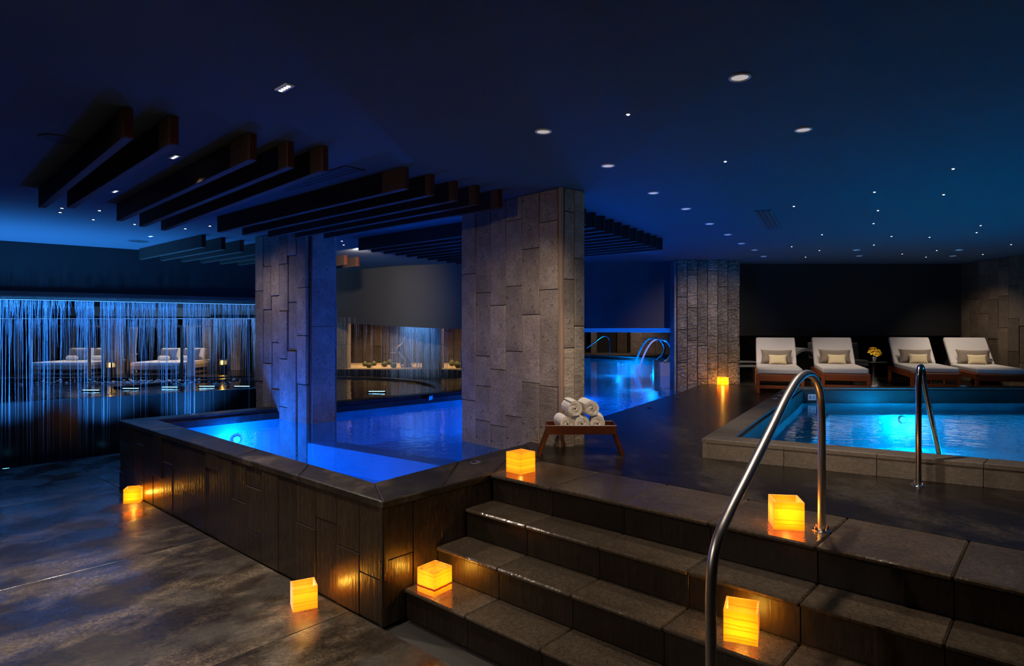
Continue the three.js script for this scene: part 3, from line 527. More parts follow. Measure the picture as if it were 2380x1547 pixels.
// ================================================================ TOWELS ON THE TRAY
{
  const o = thing('tray_table', 'small dark wooden bed tray holding the rolled towels', 'tray', [0.39, 0, 5.86], 0), w = 0.66, d = 0.3;
  part(o, 'tray_board', cbox(w - 0.02, 0.012, d - 0.02, 0.002), M.teak, [0, 0.215, 0]);
  for (const z of [-1, 1]) part(o, 'long_rail', cbox(w, 0.085, 0.018, 0.004), M.mahogany, [0, 0.2425, z * (d / 2 - 0.009)]);
  for (const x of [-1, 1]) part(o, 'end_rail', cbox(0.018, 0.085, d - 0.036, 0.004), M.mahogany, [x * (w / 2 - 0.009), 0.2425, 0]);
  for (const x of [-1, 1]) for (const z of [-1, 1]) part(o, 'leg', cbox(0.034, 0.235, 0.02, 0.004), M.mahogany, [x * (w / 2 - 0.005 + 0.025), 0.108, z * (d / 2 - 0.032)], [0, 0, x * 0.36]);
  for (const x of [-1, 1]) part(o, 'stretcher', cbox(0.02, 0.02, d - 0.07, 0.003), M.mahogany, [x * (w / 2 + 0.045), 0.065, 0]);
  const roll = (() => {                                 // a rolled towel: a thick sheet wound into a spiral
    const g = new GB(), n = 90, T = 8.4 * Math.PI, L = 0.27, pt = (i, k, z) => { const a = T * i / n, r = 0.001 + 0.0605 * i / n + (k ? 0.0145 : 0) + 0.0012 * Math.sin(3 * a); return V3(r * Math.cos(a), r * Math.sin(a), z + 0.003 * Math.sin(a * 1.7)); };
    for (let i = 0; i < n; i++) { const z0 = L / 2, z1 = -L / 2; g.quad(pt(i, 1, z0), pt(i, 1, z1), pt(i + 1, 1, z1), pt(i + 1, 1, z0)); g.quad(pt(i, 0, z0), pt(i + 1, 0, z0), pt(i + 1, 0, z1), pt(i, 0, z1)); g.quad(pt(i, 0, z0), pt(i, 1, z0), pt(i + 1, 1, z0), pt(i + 1, 0, z0)); g.quad(pt(i, 1, z1), pt(i, 0, z1), pt(i + 1, 0, z1), pt(i + 1, 1, z1)); }
    g.quad(pt(n, 0, 0.135), pt(n, 1, 0.135), pt(n, 1, -0.135), pt(n, 0, -0.135)); return g.build();
  })();
  const r = 0.0785, y0 = 0.221 + r, base = 0.388;
  [[-0.156, 0, 'left'], [0, 0, 'middle'], [0.157, 0, 'right'], [-0.079, 1, 'left'], [0.079, 1, 'right']].forEach(([dx, up, side], i) => {
    const m = part(scene, 'rolled_towel', roll, M.terry, [base + dx - (up ? 0.005 : 0), y0 + up * 0.1375, -5.862], [0, up ? 0.2 : [0.22, 0.05, -0.05][i] ?? 0, 0]);
    m.rotation.order = 'YXZ'; m.rotation.z = -0.7 + i * 0.5;
    tag(m, `white rolled towel, ${side === 'middle' ? 'centre' : side + '-hand'} of the ${up ? 'upper two' : 'lower three'} on the tray`, 'towel', 'rolled white towels');
  });
}

// ================================================================ LOUNGERS
function pillowGeo(w, h, t, n = 16) {
  const P = [], N = [], I = [];
  const f = (u, v, s) => { const e = Math.sqrt(Math.max(0, (1 - u ** 4) * (1 - v ** 4))); return [u * w / 2 * (1 - 0.09 * (1 - v * v)), v * h / 2 * (1 - 0.12 * (1 - u * u)), s * (t / 2) * Math.pow(e, 0.8)]; };
  for (const s of [1, -1]) { const o = P.length / 3; for (let j = 0; j <= n; j++) for (let i = 0; i <= n; i++) P.push(...f(-1 + 2 * i / n, -1 + 2 * j / n, s));
    for (let j = 0; j < n; j++) for (let i = 0; i < n; i++) { const a = o + j * (n + 1) + i, b = a + 1, c = a + n + 1, d = c + 1; if (s > 0) I.push(a, b, d, a, d, c); else I.push(a, d, b, a, c, d); } }
  const g = new THREE.BufferGeometry(); g.setAttribute('position', new THREE.Float32BufferAttribute(P, 3)); g.setIndex(I); g.computeVertexNormals();
  const uv = []; for (let i = 0; i < P.length; i += 3) uv.push(P[i], P[i + 1]); g.setAttribute('uv', new THREE.Float32BufferAttribute(uv, 2)); return g;
}
const bigPillow = pillowGeo(0.6, 0.3, 0.14), smallPillow = pillowGeo(0.34, 0.2, 0.09);
const seatGeo = new RoundedBoxGeometry(0.76, 0.105, 1.52, 4, 0.035), backGeo = new RoundedBoxGeometry(0.76, 0.76, 0.1, 4, 0.035);
function lounger(label, pl, ps, X, Z, turn) {
  const w = 0.8, L = 1.98, o = thing('sun_lounger', label, 'lounger', [X, 0, Z], -turn, 'cushioned teak loungers'), leg = cbox(0.06, 0.35, 0.06, 0.005), z = (l) => -l;
  for (const x of [0.03, w - 0.03]) for (const l of [0.03, L - 0.05]) part(o, 'leg', leg, M.teak, [x, 0.175, z(l)]);
  for (const x of [0.015, w - 0.015]) part(o, 'side_rail', cbox(0.03, 0.1, L - 0.06, 0.005), M.teak, [x, 0.3, z(L / 2)]);
  part(o, 'front_rail', cbox(w - 0.1, 0.12, 0.025, 0.005), M.teak, [w / 2, 0.28, z(0.015)]); part(o, 'rear_rail', cbox(w - 0.1, 0.1, 0.025, 0.005), M.teak, [w / 2, 0.29, z(L - 0.05)]);
  part(o, 'foot_stretcher', cbox(w - 0.1, 0.06, 0.025, 0.005), M.teak, [w / 2, 0.115, z(0.03)]);
  for (let k = 0; k < 9; k++) part(o, 'slat', cbox(w - 0.07, 0.016, 0.1, 0.003), M.teak, [w / 2, 0.335, z(0.12 + k * 0.16)]);
  part(o, 'seat_cushion', seatGeo, M.linen, [w / 2, 0.398, z(0.78)]);
  const a = rad(44), c = Math.cos(a), s = Math.sin(a);
  part(o, 'back_cushion', backGeo, M.linen, [w / 2, 0.41 + 0.39 * s, z(1.5 + 0.39 * c)], [-(Math.PI / 2 - a), 0, 0]);
  part(o, 'backrest_frame', cbox(w - 0.1, 0.72, 0.022, 0.004), M.teak, [w / 2, 0.345 + 0.38 * s, z(1.5 + 0.38 * c + 0.05)], [-(Math.PI / 2 - a), 0, 0]);
  for (const x of [0.07, w - 0.07]) part(o, 'prop_arm', tube([V3(x, 0.34, z(1.95)), V3(x, 0.45, z(1.93)), V3(x, 0.6, z(1.86))], 0.008, 10, 8), M.chrome);
  o.updateMatrixWorld();
  const put = (geo, mat, name, lab, cat, x, y, l, tilt, grp) => { const p = V3(x, y, z(l)).applyMatrix4(o.matrixWorld), m = part(scene, name, geo, mat, p.toArray(), [0, 0, 0]); m.rotation.order = 'YXZ'; m.rotation.y = rad(-turn) + R(-0.03, 0.03); m.rotation.x = -tilt; tag(m, lab, cat, grp); };
  put(bigPillow, M.taupe, 'lumbar_pillow', pl, 'pillow', w / 2 + 0.0, 0.592, 1.462, 0.36, 'large taupe pillows'); put(smallPillow, M.cream, 'cushion', ps, 'cushion', w / 2 + 0.02, 0.546, 1.31, 0.3, 'small cream cushions');
}
[['teak lounger nearest the chiselled pillar', 'the first', 3.9, 11.1, 18.5], ['second teak lounger from the chiselled pillar', 'the second', 5.12, 11.21, 18.5], ['third teak lounger, beside the yellow flowers', 'the third', 6.87, 11.42, 18.5], ['last teak lounger, beside the brown stone wall', 'the last', 7.84, 11.1, 18.5]].forEach(([l, n, X, Z, t]) =>
  lounger(`${l}, with pale linen cushions`, `large taupe pillow on ${n} lounger from the chiselled pillar`, `small cream cushion on ${n} lounger from the chiselled pillar`, X, Z, t));
{
  const t = thing('side_table', 'round dark pedestal table holding the yellow flowers', 'table', [6.66, 0, 12.3]);
  part(t, 'table_top', lathe([[0.0001, 0.5], [0.22, 0.5], [0.226, 0.494], [0.226, 0.484], [0.21, 0.478], [0.0001, 0.476]], 36), M.darkMetal);
  part(t, 'pedestal', lathe([[0.03, 0.477], [0.028, 0.38], [0.04, 0.26], [0.075, 0.14], [0.13, 0.05], [0.165, 0.015], [0.17, 0]], 32), M.darkMetal);
  const v = part(scene, 'flower_vase', lathe([[0.0001, 0.004], [0.028, 0.004], [0.03, 0], [0.034, 0.03], [0.038, 0.09], [0.036, 0.1], [0.033, 0.098], [0.03, 0.03], [0.0001, 0.012]], 24), M.steel, [6.65, 0.5, -12.27]); tag(v, 'small silver vase on the round side table', 'vase');
  const f = thing('flower_bouquet', 'bright yellow daffodils in the silver vase', 'flowers', [6.65, 0.512, 12.27]);
  const petal = new THREE.SphereGeometry(1, 8, 6); petal.scale(0.022, 0.007, 0.038); petal.translate(0, 0, 0.036);
  const cup = lathe([[0.008, 0], [0.014, 0.012], [0.02, 0.03], [0.018, 0.03], [0.008, 0.004]], 14);
  const head = mergeGeometries([...Array.from({ length: 6 }, (_, k) => petal.clone().rotateX(-0.25).rotateY(k * Math.PI / 3).toNonIndexed()), cup.toNonIndexed()]);
  [[-0.04, 0.15, 0.03, 0.5, -0.4], [0.035, 0.16, 0.03, 0.6, 0.4], [0, 0.2, 0, 0.3, 0], [-0.055, 0.19, -0.02, 0.1, -0.8], [0.05, 0.21, -0.02, 0.1, 0.6], [0.0, 0.13, 0.06, 0.9, 0.0], [0.1, 0.17, 0.0, 0.3, 1.2], [-0.01, 0.24, -0.03, -0.3, 0.1]].forEach(([x, y, z, rx, rz]) => {
    part(f, 'blossom', head, M.petal, [x, y, z], [rx, 0, -rz]); part(f, 'stem', tube([V3(0, 0.0, 0), V3(x * 0.2, 0.09, z * 0.2), V3(x * 0.98, y - 0.004, z * 0.98)], 0.004, 8, 6), M.stem);
  });
}
// furniture in the dark alcove behind the loungers
{
  const o = thing('wave_lounger', 'pale wave-shaped tiled lounger glimpsed behind the first two loungers', 'lounger', [5.0, 0, 14.3]);
  const prof = [[0, 0.86], [0.25, 0.62], [0.5, 0.5], [0.75, 0.55], [0.95, 0.68], [1.12, 0.7], [1.35, 0.58], [1.6, 0.46], [1.7, 0.44]], crv = new THREE.CatmullRomCurve3(prof.map(([x, y]) => V3(x, y, 0))).getPoints(40), g = new GB(), d = 0.3;
  for (let i = 0; i + 1 < crv.length; i++) { const a = crv[i], b = crv[i + 1], e = (p, k, s) => V3(p.x, p.y - (k ? 0.06 : 0), s * d); g.quad(e(a, 0, 1), e(b, 0, 1), e(b, 0, -1), e(a, 0, -1)); g.quad(e(a, 1, 1), e(b, 1, 1), e(b, 0, 1), e(a, 0, 1)); g.quad(e(a, 1, -1), e(b, 1, -1), e(b, 1, 1), e(a, 1, 1)); g.quad(e(b, 1, -1), e(a, 1, -1), e(a, 0, -1), e(b, 0, -1)); }
  part(o, 'shell', g.build(), M.white); part(o, 'plinth', cbox(1.1, 0.46, 0.44, 0.01), M.blackWall, [0.75, 0.23, 0]);
  const b = thing('low_bench', 'low dark bench with pale edges behind the first lounger', 'bench', [4.62, 0, 14.0]);
  part(b, 'seat_board', cbox(0.5, 0.035, 0.3, 0.004), M.greyCloth, [0, 0.4, 0]); part(b, 'shelf_board', cbox(0.5, 0.05, 0.3, 0.004), M.greyCloth, [0, 0.31, 0]); for (const x of [-0.2, 0.2]) part(b, 'leg', cbox(0.05, 0.29, 0.26, 0.004), M.blackWall, [x, 0.145, 0]);
  [[7.35, 14.5, 'grey upholstered armchair in the alcove behind the flowers'], [6.85, 14.9, 'grey upholstered armchair in the alcove behind the second lounger']].forEach(([X, Z, l]) => {
    const c = thing('armchair', l, 'armchair', [X, 0, Z], 0, 'armchairs in the alcove'); part(c, 'seat', new RoundedBoxGeometry(0.5, 0.14, 0.5, 3, 0.03), M.greyCloth, [0, 0.35, 0]); part(c, 'backrest', new RoundedBoxGeometry(0.5, 0.42, 0.1, 3, 0.03), M.greyCloth, [0, 0.6, -0.24], [-0.15, 0, 0]);
    for (const x of [-0.2, 0.2]) for (const z of [-0.2, 0.2]) part(c, 'leg', cbox(0.04, 0.29, 0.04, 0.003), M.darkMetal, [x, 0.145, z]);
  });
}

// ================================================================ POOL FITTINGS AND THEIR LIGHT
function poolLight(label, X, y, Z, yaw, mat) {
  const o = thing('pool_light', label, 'pool light', [X, y, Z], yaw, 'underwater pool lights', 'thing');
  part(o, 'bezel', lathe([[0.045, 0.02], [0.06, 0.016], [0.065, 0]], 24), M.chrome, [0, 0, 0], [Math.PI / 2, 0, 0]); part(o, 'lens', lathe([[0.0001, 0.02], [0.03, 0.018], [0.046, 0.012]], 20), mat, [0, 0, 0], [Math.PI / 2, 0, 0]);
}
poolLight('round underwater light glowing by the raised pool\'s far wall', -4.2, -0.37, 8.58, 45, G.blueLens); point([-4.1, -0.34, 8.42], AZURE, 7, 3);
poolLight('underwater light under the raised pool\'s front rim', -3.2, -0.42, 6.6, -140, G.blueLens); spot([-3.12, -0.38, 6.68], [-2.6, -0.62, 8.2], BLUE, 8, 70, 0.6, 3);  // unseen lights from here to the lagoon end, placed to make the water glow
poolLight('unseen underwater light by the corner of the raised pool', -0.95, -0.42, 5.3, -50, G.blueLens); spot([-1.05, -0.38, 5.4], [-2.4, -0.8, 7.4], BLUE, 6, 66, 0.6, 3);
poolLight('unseen underwater light along the deck edge of the lagoon', 1.2, -0.42, 8.98, -60, G.blueLens); point([1.0, -0.4, 9.1], BLUE, 9, 3);
poolLight('unseen underwater light below the chiselled pillar', 2.6, -0.42, 11.45, -60, G.blueLens); spot([2.4, -0.38, 11.55], [1.2, -0.8, 11.6], BLUE, 20, 72, 0.6, 3);
poolLight('unseen underwater light by the back wall of the raised pool', -0.55, -0.42, 12.25, 45, G.blueLens); spot([-0.6, -0.38, 12.1], [-1.8, -0.75, 9.8], AZURE, 34, 72, 0.6, 3);
poolLight('underwater light beneath the great pillar\'s shadow', -0.5, -0.42, 7.3, 46, G.blueLens); point([-0.45, -0.36, 7.5], AZURE, 7, 3);
poolLight('unseen underwater light near the arching spouts', 3.55, -0.4, 15.2, -90, G.cyanLens); point([3.3, -0.35, 15.2], AZURE, 14, 3);
poolLight('underwater light at the lagoon\'s hidden corner', 0.55, -0.4, 16.2, 90, G.cyanLens); point([0.9, -0.33, 16.2], AZURE, 16, 3);
poolLight('unseen underwater light in the middle of the lagoon wall', 4.3, -0.4, 18.4, -80, G.cyanLens); point([3.4, -0.3, 18.6], CYAN, 14, 3);
poolLight('underwater light at the lagoon\'s far end', 3.3, -0.32, 24.6, 40, G.cyanLens); point([3.1, -0.3, 24.0], CYAN, 14, 3);
poolLight('bright turquoise light in the hot tub\'s far bench', 5.73, -0.27, 9.76, 0, G.cyanLens); point([5.73, -0.26, 9.6], CYAN, 8, 2);
poolLight('turquoise light in the hot tub\'s near left bench', 2.72, -0.33, 6.3, 150, G.cyanLens); point([2.95, -0.33, 6.4], CYAN, 2, 3);  // unseen tub lights from here on, placed to brighten the turquoise water
poolLight('turquoise light in the hot tub\'s near bench', 5.2, -0.33, 4.98, -170, G.cyanLens); point([5.2, -0.33, 5.25], CYAN, 5, 3);
poolLight('turquoise light in the hot tub\'s right bench', 7.68, -0.33, 7.8, -90, G.cyanLens); point([7.4, -0.33, 7.8], CYAN, 4, 3);
const discGeo = lathe([[0.0001, 0.012], [0.022, 0.011], [0.034, 0.006], [0.036, 0]], 20);
[[-0.56, 0, 5.46, 'flat steel disc set in the rim beside the steps'], [-4.7, 0, 8.42, 'flat steel disc on the raised pool\'s far rim'], [1.63, 0, 9.12, 'small steel floor disc nearest along the lagoon edge'], [2.31, 0, 10.33, 'small steel floor disc midway along the lagoon edge'], [3.02, 0, 11.65, 'small steel floor disc farthest along the lagoon edge'],
  [3.33, 0.18, 8.7, 'nearest of three round buttons on the hot tub rim'], [3.55, 0.18, 9.1, 'middle of three round buttons on the hot tub rim'], [3.86, 0.18, 9.65, 'farthest of three round buttons on the hot tub rim'], [5.63, 0.18, 10.37, 'round knob on the hot tub\'s far rim before the side table'], [7.12, 0.18, 10.37, 'round knob on the hot tub\'s far rim before the last lounger']].forEach(([X, y, Z, l], i) => {
  const o = thing('rim_disc', l, 'disc', [X, y, Z], 0, 'steel discs on rims and deck'); part(o, 'cap', discGeo, i > 4 ? M.white : M.chrome); part(o, 'collar', lathe([[0.034, 0.004], [0.048, 0.003], [0.05, 0]], 20), M.steel); if (i > 7) o.scale.set(1.5, 3.2, 1.5);
});
{
  const o = thing('depth_plate', 'small pale depth plate on the hot tub\'s far inner wall', 'plate', [4.5, 0.03, 10.2]);
  part(o, 'plate', cbox(0.13, 0.1, 0.008, 0.002), M.white); part(o, 'mark', cbox(0.04, 0.05, 0.002, 0.0005), M.greyCloth, [-0.03, 0, 0.005]); part(o, 'mark', cbox(0.03, 0.05, 0.002, 0.0005), M.greyCloth, [0.03, 0, 0.005]);
}

// ================================================================ WATERFALLS, POND, TERRACE
function strands(name, label, place, count, top, bottom, o = {}) {   // thin falling threads of water
  const { r = [0.001, 0.0026], lengths = () => 1, sway = 0.02 } = o, P = [], I = [];
  for (let i = 0; i < count; i++) {
    const [X, Z] = place(rnd(), i), len = (top - bottom) * lengths(rnd(), i), w = R(...r), n = 5, ph = R(0, 6.3), sw = R(-sway, sway), b = P.length / 3;
    for (let k = 0; k <= n; k++) { const t = k / n, x = X + sw * t + 0.006 * Math.sin(ph + t * 5), z = Z + 0.006 * Math.cos(ph + t * 4), q = w * (k === n ? 0.3 : 1); for (let e = 0; e < 3; e++) P.push(x + q * Math.cos(e * 2.094), top - len * t, -(z + q * Math.sin(e * 2.094))); }
    for (let k = 0; k < n; k++) for (let e = 0; e < 3; e++) { const a = b + k * 3 + e, c = b + k * 3 + (e + 1) % 3; I.push(a, c, a + 3, c, c + 3, a + 3); }
  }
  const g = new THREE.BufferGeometry(); g.setAttribute('position', new THREE.Float32BufferAttribute(P, 3)); g.setIndex(I); g.computeVertexNormals();
  const m = part(scene, name, g, M.fallingWater); tag(m, label, 'waterfall', null, 'stuff'); return m;
}
const fromB = (t, d) => plus(B1, d1, t, n1, d);
const clump = (u) => { const k = Math.floor(u * 17), f = u * 17 - k; return (k + 0.5 + (f - 0.5) * (0.35 + 0.9 * hash(k, 3, 5))) / 17; };   // the threads gather in bunches
strands('near_water_curtain', 'blue-lit threads of water falling from the black bulkhead', (u, i) => fromB(-3.1 + 7 * clump(i % 4 ? u * u * (0.6 + 0.4 * rnd()) : u), 0.1 + 0.05 * rnd()), 1900, 1.63, -1.0, { r: [0.0006, 0.002], lengths: (u, i) => (i % 9 === 0 ? 1 : 0.05 + 0.4 * u * u * u) });
strands('far_water_curtain', 'pale threads of water falling before the daybeds', (u) => [-12.9 + 6.6 * clump(u), 14.14 + 0.05 * rnd()], 1000, 1.375, -0.05, { r: [0.0006, 0.002], lengths: (u, i) => (i % 4 ? 0.1 + 0.8 * u * u : 1) });
strands('right_water_curtain', 'bright blue threads of water beside the driftwood', (u, i) => [i % 5 ? -2.85 + 0.7 * (u + rnd() + rnd() - 1.5) : -5.2 + 3.6 * clump(u), (i % 5 ? 14.75 : 15.1) + 0.12 * rnd()], 620, 1.42, -0.05, { r: [0.0008, 0.0022], lengths: (u, i) => (i % 3 ? 1 : 0.2 + 0.6 * u) });
{
  const g = []; for (let i = 0; i < 240; i++) { const c = i % 3, t = rnd(), X = c ? R(-9.6, -7.6) : R(-11.2, -6.8), Z = R(13.3, 14.3); g.push(new THREE.IcosahedronGeometry(R(0.008, 0.03), 0).scale(1.6, 0.6, 1).translate(X, -0.05 + R(0, 0.05) * t, -Z)); }
  const m = part(scene, 'pond_foam', mergeGeometries(g), M.foam); tag(m, 'glittering foam where the far curtain meets the pond', 'foam', null, 'stuff');
  const h = []; for (const [X, Z] of [[1.22, 10.3], [1.42, 10.4], [1.34, 9.9], [1.54, 10.25]]) for (let k = 0; k < 12; k++) h.push(new THREE.IcosahedronGeometry(R(0.004, 0.009), 0).translate(X + R(-0.03, 0.03), WATER + R(0, 0.2) * rnd() * 1.6, -(Z + R(-0.03, 0.03))));
  const b = part(scene, 'bubble_spray', mergeGeometries(h), M.foam); tag(b, 'small bubbling water drops over the lagoon behind the towels', 'water drops', null, 'stuff');
}
// strip lights in the pond: each shines up through the curtain
[[-8.67, 11.97], [-8.12, 12.3], [-7.5, 12.56], [-6.84, 12.74], [-6.12, 12.74], [-3.08, 11.74]].forEach(([X, Z], i) => {
  const o = thing('strip_light', i === 5 ? 'short blue strip light in the pond seen between the pillars' : `${ORD[i]} from the left of the blue strip lights on the pond kerb`, 'strip light', [X, -0.055, Z], 0, 'blue strip lights in the pond');
  part(o, 'housing', cbox(0.34, 0.02, 0.07, 0.004), M.darkMetal, [0, 0.008, 0]); part(o, 'lens', cbox(0.3, 0.008, 0.04, 0.002), G.led, [0, 0.022, 0.01]);
  spot([X, 0.0, Z], [X, 1.4, Z + 1.2], [0.25, 0.55, 1], 6, 48, 1, 4);
});
[-1.9, -0.6, 0.7, 2.0].forEach((t, i) => {  // unseen uplights, placed to light the near curtain and the ceiling above
  const d = [0.95, 0.85, 0.7, 0.6][i], p = fromB(t, d), to = fromB(t, d - 0.12), o = thing('unseen_uplight', `${ORD[i]} from the left of the unseen uplights at the foot of the near waterfall`, 'uplight', [p[0], -1.0, p[1]], 0, 'unseen uplights in the lower basin');
  part(o, 'body', lathe([[0.05, 0.05], [0.06, 0.04], [0.06, 0]], 18), M.darkMetal); part(o, 'lens', lathe([[0.0001, 0.052], [0.048, 0.05]], 16), G.blueLens);
  spot([p[0], -0.93, p[1]], [to[0], 2, to[1]], [0.04, 0.3, 1], [100, 85, 62, 40][i], 54, 1, 4);
});
// terrace: columns, slatted screens, daybeds, curtains, candle stands
[[-10.62, 15.4, 0.34, stones[0], 'pale stone column left of the daybed under the curtains'], [-8.85, 16.7, 0.34, stones[1], 'grey stone column right of the daybed under the curtains'], [-8.3, 17.0, 0.26, stones[2], 'slim stone column lit by the far candle stand'], [-5.2, 16.35, 0.34, stones[2], 'speckled stone column at the left end of the sand bed'], [-2.78, 16.2, 0.5, stones[2], 'speckled stone column beside the driftwood']].forEach(([X, Z, w, m, l], i) => {
  const o = thing('stone_column', l, 'column', [X, i > 2 ? 0.1 : 0, Z], 0, null, 'structure'); let y = 0; for (const h of [0.62, 0.8, 0.55, 0.5]) { const e = Math.min(y + h, CEIL - (i > 2 ? 0.1 : 0)); part(o, 'stone_block', cbox(w, e - y - 0.004, w, 0.006), m, [0, (y + e) / 2, 0]); y = e; }
});
[[-12.1, 17.6, 1.5, 'slatted dark screen behind the daybed at the edge'], [-10.9, 17.8, 0.55, 'narrow slatted dark screen left of the stone column'], [-9.9, 17.6, 1.3, 'slatted dark screen behind the curtained daybed'], [-8.9, 17.9, 0.8, 'slatted dark screen right of the curtained daybed']].forEach(([X, Z, w, l]) => {
  const o = thing('slatted_screen', l, 'screen', [X, 0, Z], 0, 'slatted screens', 'thing'), g = []; for (const x of [-w / 2, w / 2]) part(o, 'post', cbox(0.05, 1.5, 0.05, 0.003), M.slat, [x, 0.75, 0]);
  for (let k = 0; k < 24; k++) g.push(cbox(w - 0.04, 0.03, 0.02, 0.002).clone().translate(0, 0.14 + k * 0.056, 0)); const s = part(o, 'slats', mergeGeometries(g), M.slat); s.userData.kind = 'stuff';
});
function daybed(label, X, Z, w, pals) {
  const o = thing('daybed', label, 'daybed', [X, 0, Z], 0, 'daybeds on the terrace'), d = 1.45;
  part(o, 'frame', cbox(w, 0.08, d, 0.01), M.greyCloth, [0, 0.2, -d / 2]); part(o, 'base_board', cbox(w, 0.05, d, 0.01), M.darkCloth, [0, 0.05, -d / 2]);
  for (const x of [-1, 1]) for (const z of [-0.05, -d + 0.05]) part(o, 'leg', cbox(0.07, 0.16, 0.07, 0.004), M.greyCloth, [x * (w / 2 - 0.04), 0.08, z]);
  part(o, 'mattress', new RoundedBoxGeometry(w, 0.1, d, 3, 0.03), M.whiteCloth, [0, 0.29, -d / 2]);
  for (const x of [-1, 1]) part(o, 'backrest', new RoundedBoxGeometry(w / 2 - 0.03, 0.36, 0.1, 3, 0.03), M.whiteCloth, [x * w / 4, 0.46, -1.2], [-0.3, 0, 0]);
  for (const x of [-1, 1]) for (const z of [-0.03, -d + 0.03]) part(o, 'canopy_post', cbox(0.05, 1.2, 0.05, 0.004), M.slat, [x * (w / 2 + 0.06), 0.6, z]);
  part(o, 'canopy_bar', cbox(w + 0.17, 0.05, 0.05, 0.004), M.slat, [0, 1.2, -0.03]); part(o, 'canopy_bar', cbox(w + 0.17, 0.05, 0.05, 0.004), M.slat, [0, 1.2, -d + 0.03]);
  [-1, 1].forEach((x, i) => {
    const p = part(scene, 'scatter_pillow', pillowGeo(w * 0.4, 0.3, 0.14, 10), M.darkCloth, [X + x * w / 4, 0.49, -Z - 1.04], [-0.3, 0, 0]); tag(p, `dark grey pillow on the ${i ? 'right' : 'left'} half of ${pals}`, 'pillow', 'dark grey daybed pillows');
    const b = part(scene, 'bolster', new THREE.CapsuleGeometry(0.06, 0.18, 4, 12).rotateZ(Math.PI / 2), M.white, [X + x * w / 4, 0.401, -Z - 0.85]); tag(b, `white bolster on the ${i ? 'right' : 'left'} half of ${pals}`, 'bolster', 'white bolsters');
  });
}
daybed('curtained daybed behind the water, fully in view', -9.18, 14.75, 1.16, 'the fully visible daybed'); daybed('daybed behind the water, leftmost and cut by the edge', -11.5, 14.8, 1.3, 'the leftmost daybed');
function curtain(label, X, Z, w) {
  const P = [], I = [], n = 36, m = 6; for (let j = 0; j <= m; j++) for (let i = 0; i <= n; i++) { const t = i / n, v = j / m, q = 1 - 0.35 * Math.sin(v * Math.PI * 0.9); P.push((t - 0.5) * w * q, 1.18 * (1 - v) + 0.01, 0.03 * Math.sin(t * 32 + v)); }
  for (let j = 0; j < m; j++) for (let i = 0; i < n; i++) { const a = j * (n + 1) + i; I.push(a, a + n + 1, a + 1, a + 1, a + n + 1, a + n + 2); }
  const g = new THREE.BufferGeometry(); g.setAttribute('position', new THREE.Float32BufferAttribute(P, 3)); g.setIndex(I); g.computeVertexNormals();
  const o = thing('curtain', label, 'curtain', [X, 0, Z], 0, 'daybed curtains'); part(o, 'cloth', g, M.curtain); part(o, 'tie', cbox(w * 0.8, 0.03, 0.07, 0.004), M.greyCloth, [0, 0.52, 0]);
}
curtain('gathered pale curtain at the left of the full daybed', -9.93, 15.1, 0.26); curtain('gathered pale curtain at the right of the full daybed', -8.42, 14.95, 0.24);
[[-10.1, 14.58, 'candle lantern on black legs before the pale stone column'], [-7.98, 15.6, 'candle lantern on black legs before the slim lit column']].forEach(([X, Z, l]) => {
  const o = thing('candle_stand', l, 'candle stand', [X, 0, Z], 0, 'candle stands on the terrace'); for (const x of [-0.06, 0.06]) for (const z of [-0.06, 0.06]) part(o, 'leg', cbox(0.025, 0.36, 0.025, 0.002), M.darkMetal, [x, 0.18, z]);
  part(o, 'shelf', cbox(0.16, 0.015, 0.16, 0.002), M.darkMetal, [0, 0.225, 0]); part(o, 'lamp_glass', lathe([[0.0001, 0.0], [0.045, 0.0], [0.05, 0.01], [0.05, 0.1], [0.046, 0.1]], 18), glow([1, 0.62, 0.2], 1.6), [0, 0.235, 0]);
  point([X, 0.28, Z], CANDLE, 0.5, 1);
});
// cacti and driftwood on the sand
const cactusGeo = (() => { const g = new THREE.SphereGeometry(0.075, 28, 12), p = g.attributes.position; for (let i = 0; i < p.count; i++) { const a = Math.atan2(p.getZ(i), p.getX(i)), k = 1 + 0.07 * Math.cos(a * 14); p.setXYZ(i, p.getX(i) * k, p.getY(i) * 0.92, p.getZ(i) * k); } g.computeVertexNormals(); return g; })();
[[-4.8, 17.05, 'first'], [-4.52, 16.42, 'second'], [-4.62, 17.3, 'third'], [-4.2, 16.8, 'fourth'], [-4.28, 17.75, 'fifth'], [-3.86, 16.4, 'sixth'], [-2.42, 17.15, 'seventh'], [-2.48, 17.6, 'eighth'], [-2.26, 16.95, 'ninth'], [-2.14, 16.32, 'tenth']].forEach(([X, Z, n]) => {
  const o = thing('barrel_cactus', `${n} round barrel cactus from the left on the sand bed`, 'cactus', [X, 0.1, Z], R(0, 90), 'barrel cacti on the sand'), k = R(0.9, 1.1); part(o, 'body', cactusGeo, M.cactus, [0, 0.066 * k, 0]).scale.setScalar(k); part(o, 'crown_wool', lathe([[0.0001, 0.012], [0.016, 0.008], [0.022, 0]], 12), M.sand, [0, 0.13 * k, 0]);
});
